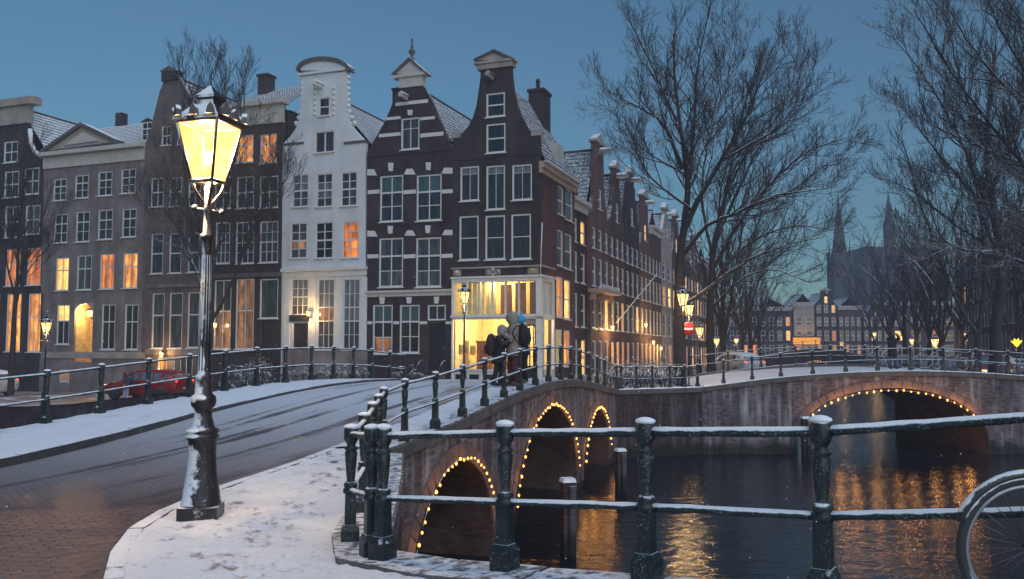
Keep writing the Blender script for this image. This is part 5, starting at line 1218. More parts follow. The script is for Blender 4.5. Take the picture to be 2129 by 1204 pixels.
for way, r in (([(32, 620, 47.5), (10, 520, 47), (-10, 420, 47)], .07), ([(34, 600, 47.5), (70, 500, 47.5), (95, 430, 47)], .06), ([(30, 640, 47.5), (60, 560, 47), (110, 500, 46.6)], .05)): t.limb(rel(P7, way), r, .014, 3, .25)
t.finish('bare_tree', 'thin tree at the left edge, its trunk lit orange from below', P7)
# rows further off share three shapes
proto = []
for sd in (31, 32, 33):
    t = Tree(sd, .9, .12, .55, .015); t.auto(15, 4.0, .24, 7, 5.2); proto.append(t)
ptr = [t.finish('bare_tree', '', (0, 0, 0), cm=M.twig_far) for t in proto]
rows = [(1508, 63, 1.05, 'third bare tree along the left quay, behind the no-entry sign'), (1540, 76, 1.0, 'fourth bare tree along the left quay, by the small lamps'), (1562, 92, 1.0, 'fifth bare tree of the left quay, faint against the dark houses'), (1580, 108, .95, 'last bare tree of the left quay, before the distant bridge'),
        (1995, 62, 1.05, 'bare tree behind the slender fork on the right quay'), (1958, 74, 1.0, 'bare tree right of the brightest quay lamp'), (1930, 86, 1.05, 'bare tree left of the brightest quay lamp on the right quay'), (1905, 98, 1.3, 'bare tree behind the phone-taking woman, right of her'),
        (1880, 110, 1.4, 'hazy bare tree under the crossing spire'), (1846, 128, 1.5, 'hazy bare tree left of the crossing spire'), (1818, 140, 1.35, 'hazy bare tree between the two spires'), (2110, 60, 1.0, 'bare tree behind the thick trunk at the right edge')]
for i, (px, Y, sc, lb) in enumerate(rows):
    o = ptr[i] if i < 3 else copy_tree(ptr[i % 3]); o.location = ((px-CX)/F*Y, Y, -1.0); o.rotation_euler.z = i*1.7; o.scale = (sc,)*3; o['label'] = lb

# ================================================================== LAMPS
def lantern(root, z0, hl, a0, a1, n, rot, hi=True):
    """glass body that widens upward, roof, leaf crown and finial"""
    lt = MB(); k = math.pi/n
    A = [(a0/math.cos(k)*math.cos(2*math.pi*(i+.5)/n+rot), a0/math.cos(k)*math.sin(2*math.pi*(i+.5)/n+rot)) for i in range(n)]
    B = [(x*a1/a0, y*a1/a0) for x, y in A]
    body_ = MB()
    for i in range(n): body_.tube([(*A[i], z0), (*B[i], z0+hl)], .016 if hi else .022, 5)
    ring = lambda P, z, r: [body_.tube([(*P[i], z), (*P[(i+1) % n], z)], r, 5) for i in range(n)]
    ring(A, z0, .022); ring(B, z0+hl, .028)
    s = lambda f: a1*f/math.cos(k)
    body_.lathe([(s(1.12), z0+hl), (s(1.12), z0+hl+.03), (s(.96), z0+hl+.06), (s(.62), z0+hl+.16), (s(.40), z0+hl+.20), (s(.36), z0+hl+.25), (s(.46), z0+hl+.27), (s(.46), z0+hl+.30), (s(.30), z0+hl+.34), (s(.18), z0+hl+.38), (.02, z0+hl+.42)], n if n != 4 else 4, rot=rot-math.pi/n*0, smooth=False)
    fr = body_.build('lantern_frame', M.iron_lamp if hi else M.iron_plain, root)
    for i in range(n):
        j = (i+1) % n; MB().add([(*[c*.985 for c in A[i]], z0), (*[c*.985 for c in A[j]], z0), (*[c*.985 for c in B[j]], z0+hl), (*[c*.985 for c in B[i]], z0+hl)], [(0, 1, 2, 3)]).build('lamp_pane', M.lamp_glass, fr)
    lf = MB(); m_ = 3 if n == 4 else 1
    for i in range(n):
        for q in range(m_):
            t = (q+.5)/m_; j = (i+1) % n; x, y = lerp(B[i][0], B[j][0], t)*1.12, lerp(B[i][1], B[j][1], t)*1.12; an = math.atan2(y, x)+math.pi/2
            w = a1*(.20 if n == 4 else .34); c, sn = math.cos(an), math.sin(an); ox, oy = x/a1*.02, y/a1*.02
            P = [(-w, 0), (w, 0), (w*.7, .07), (0, .115), (-w*.7, .07)]
            lf.add([(x+u_*c, y+u_*sn, z0+hl+.03+v_) for u_, v_ in P]+[(x+u_*c+ox*2, y+u_*sn+oy*2, z0+hl+.03+v_*1.05) for u_, v_ in P], [(0, 1, 2, 3, 4), (9, 8, 7, 6, 5)]+[(q_, 5+q_, 5+(q_+1) % 5, (q_+1) % 5) for q_ in range(5)])
    lf.build('leaf_crown', M.coping_snow if hi else M.iron_plain, fr)
    MB().ball((0, 0, z0+hl*.42), .05, n=8, k=6, sz=1.6).build('flame', M.flame, fr)
def street_lamp(label, P, H, power, rz=0, hi=False, n=6, group='cast iron street lamps'):
    root = empty('street_lamp', P, rz, label, 'street lamp', group)
    if hi:
        p = MB(); p.box(0, 0, .055, .40, .40, .15, R(8))
        p.lathe([(.20, .12), (.205, .15), (.195, .18), (.18, .30), (.155, .45), (.138, .66), (.145, .80), (.165, .83), (.168, .86), (.15, .87), (.165, .89), (.165, .915), (.125, .93), (.115, .96), (.09, 1.06), (.09, 1.13), (.12, 1.16), (.132, 1.21), (.125, 1.26), (.09, 1.29), (.085, 1.45), (.09, 1.48), (.068, 1.50), (.058, 1.9), (.051, 2.3), (.047, 2.78), (.052, 2.80), (.050, 2.84), (.060, 2.93), (.074, 2.95), (.072, 2.98), (.050, 3.0), (.041, 3.22), (.05, 3.26), (.04, 3.30), (.036, 3.5)], 20, rot=.1)
        p.build('post', M.iron_lamp, root)
        for i in range(12):
            a = 2*math.pi*i/12; MB().tube([(.046*math.cos(a), .046*math.sin(a), 2.76), (.056*math.cos(a), .056*math.sin(a), 2.0), (.065*math.cos(a), .065*math.sin(a), 1.53)], .007, 4).build('flute', M.iron_lamp, root)
        b = MB(); b.tube([(-.14, .02, 3.27), (.15, -.02, 3.22)], .012, 6); b.ball((-.15, .02, 3.275), .034); b.ball((.16, -.02, 3.215), .034); b.build('ladder_bar', M.iron_lamp, root)
        br = MB()
        for i in range(4):
            a = math.pi/2*i+R(31); c, s = math.cos(a), math.sin(a); br.tube([(.03*c, .03*s, 3.30), (.07*c, .07*s, 3.36), (.13*c, .13*s, 3.44), (.17*c, .17*s, 3.545)], .016, 6)
        br.build('bracket', M.iron_lamp, root)
        lantern(root, 3.55, .63, .124, .242, 4, R(-14))
        lamp_light('lamp_light', (0, 0, 3.86), power, (1.0, .62, .26), .09, root)
    else:
        k = H/4.3; p = MB()
        p.lathe([(.19, -.05), (.19, .1), (.15, .15), (.11, .7), (.13, .74), (.08, .8), (.075, 1.0), (.1, 1.04), (.055, 1.1), (.045, 2.6*k), (.06, 2.64*k), (.035, 2.7*k), (.032, 3.35*k)], 10); p.tube([(-.28, 0, 3.0*k), (.28, 0, 3.0*k)], .015, 5)
        for s in (-1, 1): p.tube([(0, 0, 3.05*k), (s*.12, 0, 3.2*k), (s*.14, 0, 3.4*k)], .014, 5)
        p.build('post', M.iron_plain, root); lantern(root, 3.4*k, .52, .13, .235, n, .3, False)
        if power: lamp_light('lamp_light', (0, 0, 3.4*k+.28), power, (1.0, .60, .24), .2, root)
    return root
street_lamp('big lit cast iron lamp on the snowy corner in the foreground', (-3.26, 9.14, -.16), 4.5, 640, 0, True)
def lampat(px, py_top, py_base, Y, label, power, H=None, zb=None):
    b = at(px, 720, Y); zt = at(px, py_top, Y).z; zb = z_town(b.x, Y) if zb is None else zb; H = H or (zt-zb)
    return street_lamp(label, (b.x, Y, zb), (zt-zb-.9)*4.3/3.4, power*3.5)
lampat(95, 655, 0, 44.5, 'lit lamp at the left, in front of the orange windowed house', 55, zb=-1.5)
lampat(965, 590, 0, 40.5, 'lit lamp standing before the yellow shop window', 50, zb=-.3)
lampat(1421, 594, 0, 39.9, 'upper of the two close lamps by the big tree on the far quay', 110, zb=-.25)
lampat(1433, 620, 0, 46.5, 'second of the two close lamps, above the no-entry sign', 70)
lampat(1455, 669, 0, 57, 'third lamp along the left quay, right of the no-entry sign', 60)
lampat(1490, 695, 0, 76, 'fourth lamp along the left quay, lower and smaller', 60)
lampat(1531, 697, 0, 96, 'tiny lamp of the left quay before the last trees', 50)
lampat(1944, 694, 0, 62, 'brightest lamp on the right quay, behind the second bridge', 70, zb=-1)
lampat(2007, 683, 0, 70, 'lamp on the right quay before the pale pilasters', 50, zb=-1)
lampat(1896, 698, 0, 96, 'far right-quay lamp just right of the photographing woman', 50, zb=-1)
lampat(1819, 686, 0, 118, 'far lamp left of the photographing woman', 50, zb=-.9)
lampat(1750, 706, 0, 122, 'tiny lamp at the right end of the distant bridge', 40, zb=-.9)
# wall lanterns
M.wall_glow = glow('lantern glow', (1.0, .56, .18), 3.2)
def wall_lamp(label, P, power, sz=.18, nrm=(0, 0, 0)):
    o = empty('wall_lantern', P, 0, label, 'wall lantern', 'lit lanterns on house fronts'); n = Vector(nrm)
    f = MB(); f.lathe([(sz*.35, -sz), (sz*.5, -sz*.9), (sz*.75, sz*.6)], 6); f.build('lamp_pane', M.wall_glow, o)
    c = MB(); c.lathe([(sz*.95, sz*.6), (sz*.9, sz*.7), (sz*.2, sz*1.2), (.02, sz*1.5)], 6); c.tube([(0, 0, sz*1.0), tuple(-n*.35+Vector((0, 0, sz*1.1)))], .02, 5); c.tube([tuple(-n*.0+Vector((0, 0, -sz))), tuple(-n*.35+Vector((0, 0, -sz*1.6)))], .018, 5); c.build('bracket', M.iron_plain, o)
    if power: lamp_light('lantern_light', Vector(n)*.25, power*3, (1.0, .60, .22), .1, o)
def front_lamp(label, px, py, power, off=.35, sz=.16): t_, z_ = on_row(px, py); q = CORNER+U*t_-V*off; wall_lamp(label, (q.x, q.y, z_), power, sz, -V)
def side_lamp(label, px, py, power, off=.4, sz=.17): s_, z_ = on_side(px, py); q = CORNER+V*s_+U*off; wall_lamp(label, (q.x, q.y, z_), power, sz, U)
front_lamp('wall lantern glowing by the dark door of the white house', 648, 652, 32)
t_, z_ = on_row(174, 650); q = CORNER+U*t_+V*.5; wall_lamp('bright hanging lantern inside the arched yellow porch', (q.x, q.y, z_), 60, .26, -V)
front_lamp('orange lantern low on the grey house above the red car', 344, 737, 28)
front_lamp('small lantern glowing by the ground floor window beside the lamp post', 455, 676, 10, sz=.15)
side_lamp('first wall lantern on the side street, by the cafe flagpole', 1262, 682, 60)
side_lamp('second wall lantern on the side street, above the steps', 1333, 676, 50)
side_lamp('third, lower lantern on the side street left of the pale stone house', 1349, 712, 35); side_lamp('fourth, lowest lantern on the side street by the railings', 1365, 724, 35)
# ================================================================== PEOPLE
CL = {}
def cloth(name, c, rough=.85):
    if name not in CL: CL[name] = mat(name, c, rough, snow=.25, thr=.8, vary=.2, vscale=6, bump=.006, bscale=40)
    return CL[name]
SKIN = mat('skin', (.42, .25, .19), .5, vary=.08)
def skinned(name, joints, edges, radii, m, parent, lv=2):
    me = bpy.data.meshes.new(name+'_cage'); me.from_pydata(joints, edges, []); o = bpy.data.objects.new(name+'_cage', me); col.objects.link(o)
    sk = o.modifiers.new('skin', 'SKIN'); sk.use_smooth_shade = True; sk.branch_smoothing = .4
    for v, r in zip(me.skin_vertices[0].data, radii): v.radius = r if isinstance(r, tuple) else (r, r)
    me.skin_vertices[0].data[0].use_root = True
    sb = o.modifiers.new('sub', 'SUBSURF'); sb.levels = lv; sb.render_levels = lv
    dg = bpy.context.evaluated_depsgraph_get(); out = bpy.data.meshes.new_from_object(o.evaluated_get(dg)); out.name = name
    bpy.data.objects.remove(o); bpy.data.meshes.remove(me)
    out.materials.clear(); out.materials.append(m)
    return put(out, name, parent)
def hand(mb, wrist, d, curl=.5):
    d = Vector(d).normalized(); s = d.orthogonal().normalized(); u = d.cross(s); w = Vector(wrist)
    mb.tube([w, w+d*.045, w+d*.09], [.024, .036, .034], 8)
    for i in range(4):
        b = w+d*.088+s*(i-1.5)*.019; l = (.062, .075, .07, .055)[i]; e = b+d*l*.5-u*l*.25*curl; mb.tube([b, e, e+d*l*.4*(1-curl*.5)-u*l*.5*curl], [.010, .009, .007], 6)
    b = w+d*.03+s*.03; mb.tube([b, b+s*.03+d*.025, b+s*.035+d*.06-u*.01], [.012, .011, .008], 6)
def figure(label, P, rz, H, coat, trousers, boots, arms, hem=.62, girth=1.0, legs=((0, 0), (0, 0)), head='hood', headc=None, lean=0.0, group=None, tilt=.06):
    root = empty('person', P, rz, label, 'person', group); root.scale = (H/1.78,)*3
    ly = lambda z: -lean*max(0, z-.9)
    J = [(0, 0, .95), (0, ly(1.15), 1.15), (0, ly(1.38), 1.38), (0, ly(1.5)-.01, 1.50), (0, ly(1.6)-tilt*.6, 1.60), (0, ly(1.72)-tilt, 1.72)]; E = [(0, 1), (1, 2), (2, 3), (3, 4), (4, 5)]; Rr = [(.14, .11), (.13, .10), (.16, .11), .055, .095, .075]
    leg_pts = []
    for s, (fx, fy) in zip((-1, 1), legs):
        b = len(J); hip, kn, an, toe = (s*.09, 0, .88), (s*.10+fx*.5, -.03+fy*.5, .50), (s*.10+fx, .02+fy, .09), (s*.115+fx, -.13+fy, .045)
        J += [hip, kn, an, toe]; E += [(0, b), (b, b+1), (b+1, b+2), (b+2, b+3)]; Rr += [.085, .06, .042, .04]; leg_pts.append((hip, kn, an, toe))
    for s, (el, wr) in zip((-1, 1), arms):
        b = len(J); J += [(s*.18, ly(1.42), 1.42), el, wr]; E += [(2, b), (b, b+1), (b+1, b+2)]; Rr += [.055, .042, .03]
    skinned('body', J, E, Rr, SKIN, root)
    fc = MB(); hz = 1.63; hy = ly(1.63)-tilt*.7
    fc.tube([(0, hy-.09, hz+.02), (0, hy-.125, hz-.015), (0, hy-.10, hz-.03)], [.010, .016, .008], 6)
    for s in (-1, 1): fc.ball((s*.034, hy-.088, hz+.025), .012, n=8, k=6)
    fc.tube([(-.025, hy-.092, hz-.062), (.025, hy-.092, hz-.062)], .007, 5); fc.build('face', SKIN, root)
    hn = MB()
    for el, wr in arms: hand(hn, wr, Vector(wr)-Vector(el))
    hn.build('hand', SKIN, root)
    tr = MB()
    for hip, kn, an, toe in leg_pts: tr.tube([hip, Vector(hip).lerp(Vector(kn), .5), kn, Vector(kn).lerp(Vector(an), .6), an], [.12, .10, .082, .075, .078], 12)
    tr.lathe([(.13, .84), (.16, .92), (.155, 1.02)], 14); tr.build('trousers', trousers, root)
    bt = MB()
    for hip, kn, an, toe in leg_pts: bt.tube([(an[0], an[1]+.04, an[2]+.16), (an[0], an[1]+.03, .06), ((an[0]+toe[0])/2, (an[1]+toe[1])/2, .055), (toe[0], toe[1]-.03, .045)], [.068, .066, .058, .045], 10)
    bt.build('boot', boots, root)
    ct = MB(); n = 18; vs = []; rings = [(hem, .25, .20, 0), (hem+.12, .235, .185, 0), (.98, .205, .16, 0), (1.15, .20, .155, 0), (1.32, .225, .16, 0), (1.43, .20, .135, 0), (1.50, .11, .10, 0), (1.54, .085, .085, -.01)]
    for z, rx, ry, oy in rings:
        for k in range(n):
            a = 2*math.pi*k/n; w = 1+.03*math.sin(a*5+z*9); vs.append((rx*girth*w*math.cos(a), ry*girth*w*math.sin(a)+ly(z)+oy, z))
    ct.add(vs, [(i*n+k, i*n+(k+1) % n, (i+1)*n+(k+1) % n, (i+1)*n+k) for i in range(len(rings)-1) for k in range(n)]+[tuple(range(n))[::-1]], 0, True)
    for s, (el, wr) in zip((-1, 1), arms):
        sh = Vector((s*.17, ly(1.42), 1.42)); el_, wr_ = Vector(el), Vector(wr); ct.tube([sh+Vector((-s*.06, 0, .01)), sh, sh.lerp(el_, .5), el_, el_.lerp(wr_, .5), wr_], [.08, .088*girth, .082*girth, .074, .066, .056], 12)
    ct.build('coat', coat, root)
    hd = MB(); hc = Vector((0, ly(1.66)-tilt*.75, 1.66))
    if head == 'hood':
        prof = [(.10, -.17), (.135, -.10), (.145, 0), (.13, .08), (.085, .14), (.02, .165)]
        hd.lathe(prof, 14, hc.x, hc.y+.025, hc.z); hd.tube([hc+Vector((.0, -.10, .09)), hc+Vector((.09, -.105, .02)), hc+Vector((.08, -.09, -.09))], .026, 6); hd.tube([hc+Vector((.0, -.10, .09)), hc+Vector((-.09, -.105, .02)), hc+Vector((-.08, -.09, -.09))], .026, 6)
    elif head == 'beanie':
        hd.lathe([(.125, -.06), (.135, .0), (.135, .04), (.128, .09), (.085, .145), (.02, .165)], 14, hc.x, hc.y+.01, hc.z); hd.ball(hc+Vector((0, .01, .18)), .045)
    else:
        hd.lathe([(.085, -.20), (.115, -.10), (.118, .02), (.10, .09), (.05, .125), (.01, .13)], 14, hc.x, hc.y+.022, hc.z)
    hd.build(head, headc or coat, root); return root
def backpack(label, P, rz, sc, m, strap=True):
    o = empty('backpack', P, rz, label, 'backpack'); o.scale = (sc,)*3; b = MB(); n = 14; vs = []; rg = [(-.26, .10, .05), (-.24, .15, .085), (-.05, .17, .115), (.12, .165, .11), (.22, .12, .075), (.26, .05, .03)]
    for z, rx, ry in rg:
        for k in range(n): a = 2*math.pi*k/n; vs.append((rx*math.cos(a), ry*math.sin(a), z))
    b.add(vs, [(i*n+k, i*n+(k+1) % n, (i+1)*n+(k+1) % n, (i+1)*n+k) for i in range(len(rg)-1) for k in range(n)]+[tuple(range(n))[::-1], tuple((len(rg)-1)*n+k for k in range(n))], 0, True); b.build('bag', m, o)
    p = MB(); p.box(0, .115, -.10, .22, .05, .20); p.build('pocket', m, o)
    s = MB()
    for sx in (-.11, .11): s.tube([(sx, -.06, .20), (sx*1.2, -.20, .20), (sx*1.25, -.30, .02), (sx*1.3, -.20, -.16), (sx, -.06, -.22)], .017, 5)
    s.build('strap', m, o); return o
tan = cloth('taupe wool', (.27, .21, .195)); grey_h = cloth('grey hood', (.25, .235, .215)); black = cloth('black nylon', (.014, .012, .016)); maroon = cloth('maroon cloth', (.085, .03, .035)); brown = cloth('brown leather', (.10, .045, .03)); blue = cloth('blue knit', (.07, .33, .55)); navy = cloth('navy cloth', (.02, .025, .045)); jeans = cloth('blue jeans', (.05, .08, .14))
pa = at(1068, 720, 23.0); z_w = z_br(23)+.05
GP = None
figure('person in a long taupe coat with the hood up, standing on the near bridge', (pa.x, 23.0, z_w), R(-72), 1.93, tan, maroon, brown, [((-.24, -.12, 1.17), (-.10, -.30, 1.30)), ((.24, -.14, 1.15), (.10, -.32, 1.27))], .72, 1.06, ((0, -.05), (0, .06)), 'hood', grey_h)
backpack('dark rounded backpack on the back of the taupe coated person', (pa.x+.235, 22.86, z_w+1.36), R(-72), 1.12, black)
pb_ = at(1037, 720, 22.8)
figure('shorter person in a black coat leaning toward the taupe coated one', (pb_.x, 22.85, z_w), R(70), 1.58, black, black, navy, [((-.24, -.16, 1.18), (-.08, -.36, 1.32)), ((.24, -.16, 1.18), (.08, -.36, 1.34))], .66, 1.15, ((.0, .12), (0, -.05)), 'hood', grey_h, .10)
backpack('big dark backpack worn by the shorter person on the near bridge', (pb_.x-.20, 22.75, z_w+1.08), R(75), 1.15, cloth('plum nylon', (.03, .018, .024)))
pc = at(1085, 720, 23.9)
figure('person in a blue knitted hat, mostly hidden behind the black backpack', (pc.x, 23.9, z_br(23.9)+.05), R(-40), 1.84, navy, black, brown, [((-.24, .0, 1.15), (-.2, -.12, .95)), ((.24, .0, 1.15), (.2, -.12, .95))], .75, 1.0, head='beanie', headc=blue)
pw = at(1855, 720, 41.8)
figure('woman in a black coat on the second bridge, raising a phone in both hands', (pw.x, 41.8, z_b2(pw.x)), R(8), 1.74, black, jeans, black, [((-.30, -.12, 1.46), (-.10, -.27, 1.66)), ((.32, -.10, 1.46), (.12, -.26, 1.66))], .62, 1.02, ((-.03, 0), (.05, 0)), 'hair', cloth('dark hair', (.02, .014, .012)))
ph = MB(); ph.box(0, 0, 0, .15, .012, .075); tag(ph.build('phone', M.iron_plain, None, (pw.x+.03, 41.42, z_b2(pw.x)+1.68)), 'dark phone held up by the woman on the second bridge', 'phone')

# ================================================================== CARS
M.red = mat('red car paint', (.23, .009, .013), .25, snow=.25, thr=.95, vary=.1, spec=.6); M.carwhite = mat('snowed in car paint', (.45, .46, .5), .4, snow=.95, thr=.45); M.cglass = dark_pane('car window', (.07, .10, .13), (.12, .16, .19)); M.tyre = mat('tyre rubber', (.02, .02, .022), .8, snow=.3, thr=.7); M.rim = mat('alloy', (.35, .35, .37), .35, .6)  # car window: a pale bluish reflection is put into the glass colour
M.redlamp = glow('tail lamp', (1.0, .06, .03), 2.2); M.headlamp = glow('head lamp glass', (1.0, .75, .45), 1.2)
ST = [(-2.22, .42, .60, .62, .66), (-2.12, .30, .72, .74, .79), (-1.7, .25, .85, .89, .86), (-1.12, .22, .94, .98, .88), (-.48, .22, .96, 1.44, .885), (-.1, .22, .97, 1.55, .89), (.8, .22, .98, 1.57, .89), (1.45, .22, 1.0, 1.51, .88), (1.85, .26, 1.02, 1.34, .86), (2.16, .36, 1.0, 1.04, .81), (2.23, .46, .82, .84, .75)]
def car(label, P, rz, cat='car', sz=1.0):
    root = empty('parked_car', P, rz, label, cat, 'parked cars'); root.scale = (sz,)*3; mb = MB(); vs = []
    def sec(s): x, zb, zl, zr, w = s; k = 1 if zr-zl < .1 else .80; half = [(w*.88, zb), (w, zb+.2), (w*1.0, zl-.16), (w*.965, zl), (w*k*.97, zr-.05), (w*k*.80, zr), (0, zr+.02)]; return [(x, -y, z) for y, z in half]+[(x, y, z) for y, z in half[-2::-1]]
    for s in ST: vs += sec(s)
    n = 13; fs = [(i*n+k, i*n+k+1, (i+1)*n+k+1, (i+1)*n+k) for i in range(len(ST)-1) for k in range(n-1)]+[tuple(range(n))[::-1], tuple((len(ST)-1)*n+k for k in range(n))]+[(i*n, (i+1)*n, (i+1)*n+n-1, i*n+n-1) for i in range(len(ST)-1)]
    mb.add(vs, fs, 0, True); mb.build('body', M.red, root)
    f = table([(s[0], s[4]) for s in ST]); zl = table([(s[0], s[2]) for s in ST]); zr = table([(s[0], s[3]) for s in ST])
    for x0, x1 in ((-.62, .02), (.10, .85), (.93, 1.66)):
        for sy in (-1, 1):
            q = []
            for x, top in ((x0, 0), (x1, 0), (x1, 1), (x0, 1)):
                t_ = .08 if not top else .86; z = lerp(zl(x), zr(x)-.05, t_); w = lerp(f(x)*.965, f(x)*.78, t_); q.append((x, sy*(w+.012), z))
            MB().add(q+[(a, b-sy*.03, c) for a, b, c in q], [(0, 1, 2, 3) if sy < 0 else (3, 2, 1, 0), (0, 4, 5, 1), (2, 6, 7, 3)]).build('window', M.cglass, root)
    MB().add([(-1.08, -.72, 1.0), (-1.08, .72, 1.0), (-.54, .62, 1.425), (-.54, -.62, 1.425)], [(0, 1, 2, 3)]).build('windscreen', M.cglass, root, (-.01, 0, .015)); MB().add([(1.9, -.66, 1.30), (1.9, .66, 1.30), (2.15, .70, 1.06), (2.15, -.70, 1.06)], [(0, 1, 2, 3)]).build('rear_window', M.cglass, root, (.015, 0, .015))
    for x in (-1.38, 1.36):
        for sy in (-1, 1):
            wh = empty('wheel', (x, sy*.84, .32)); wh.parent = root; wh.rotation_euler = (math.pi/2*sy, 0, 0)
            MB().lathe([(.20, -.10), (.30, -.10), (.325, -.06), (.325, .06), (.30, .10), (.20, .10)], 20).build('tyre', M.tyre, wh)
            r_ = MB(); r_.lathe([(.205, -.09), (.205, .085), (.17, .06), (.05, .07), (.02, .09)], 20)
            for k in range(7): a = 6.283*k/7; r_.tube([(.04*math.cos(a), .04*math.sin(a), .10), (.19*math.cos(a), .19*math.sin(a), .095)], .018, 5)
            r_.build('rim', M.rim, wh)
            MB().tube([(x+.36*math.cos(a_), sy*.865, .33+.36*math.sin(a_)) for a_ in [lerp(-.15, 3.29, i_/14) for i_ in range(15)]], .035, 5).build('wheel_arch', M.tyre, root)
    for sy in (-1, 1):
        MB().box(-2.08, sy*.60, .72, .16, .26, .13, R(-18*sy)).build('headlight', M.headlamp, root); MB().box(2.12, sy*.68, .92, .14, .14, .22).build('tail_light', M.redlamp, root)
        MB().box(-.62, sy*.98, 1.02, .12, .18, .12, top=.8).build('mirror', M.red, root)
        d = MB(); d.tube([(-.66, sy*.893, .35), (-.70, sy*.893, .9)], .007, 4); d.tube([(.06, sy*.896, .33), (.06, sy*.896, .96)], .007, 4); d.tube([(.90, sy*.896, .4), (.95, sy*.896, .96)], .007, 4); d.box(.0-.12, sy*.90, .85, .16, .03, .03); d.box(.78, sy*.90, .87, .16, .03, .03); d.build('door_seam', M.tyre, root)
    MB().box(-2.2, 0, .45, .08, 1.2, .16).build('grille', M.tyre, root); MB().box(2.235, 0, .62, .03, .5, .12).build('number_plate', M.cornice_warm, root)
    return root
pr = on_z(308, 830, -1.42)
car1 = car('red hatchback with an open front door on the left quay street', (pr.x, pr.y, -1.42), -TH+R(6), 'car', 1.10)
dmb = MB(); dmb.prism([(0, .3), (.85, .28), (.9, .98), (.0, .98)], -.03, .03); dmb.tube([(.02, 0, .98), (.3, 0, 1.42), (.85, 0, 1.46), (.88, 0, .98)], .025, 5); od = dmb.build('open_door', M.red, car1, (-.64, -.9, 0), R(-62))
MB().prism([(.1, 1.0), (.82, 1.0), (.80, 1.43), (.34, 1.40)], -.008, .008).build('window', M.cglass, od)
c2 = copy_tree(car1); c2['label'] = 'pale car cut off by the left edge of the picture'; q = on_z(-48, 824, -1.45); c2.location = (q.x, q.y, -1.45); recolor(c2, {M.red: M.carwhite}); c2.scale = (1.05,)*3
def drop(o, nm):
    for ch in list(o.children):
        if ch.name.startswith(nm):
            for g in list(ch.children): bpy.data.objects.remove(g)
            bpy.data.objects.remove(ch)
drop(c2, 'open_door')
for px, Y, rz, lb, paint, sc in ((1524, 55, -1.2, 'snow-buried pale car on the left quay behind the second bridge rail', M.carwhite, 1.0), (2052, 55, 1.25, 'small red van on the right quay behind the forked tree', M.red, 1.2), (2105, 60, 1.9, 'dark snowy car at the right edge beyond the thick trunk', M.carwhite, 1.0)):
    c = copy_tree(c2); x = (px-CX)/F*Y; c.location = (x, Y, z_town(x, Y) if px < 1700 else -.75); c.rotation_euler.z = rz; c.scale = (sc,)*3; c['label'] = lb; recolor(c, {M.red: paint, M.carwhite: paint})
pp = on_z(268, 834, -1.40)
figure('person in a dark jacket bending at the open door of the red car', (pp.x, pp.y-.4, -1.41), R(150), 1.62, navy, cloth('striped blue trousers', (.25, .3, .42)), black, [((-.26, -.22, 1.15), (-.2, -.5, 1.0)), ((.26, -.22, 1.15), (.2, -.5, 1.0))], .82, 1.1, ((0, .0), (0, .08)), 'hair', cloth('brown hair', (.06, .03, .02)), .45)

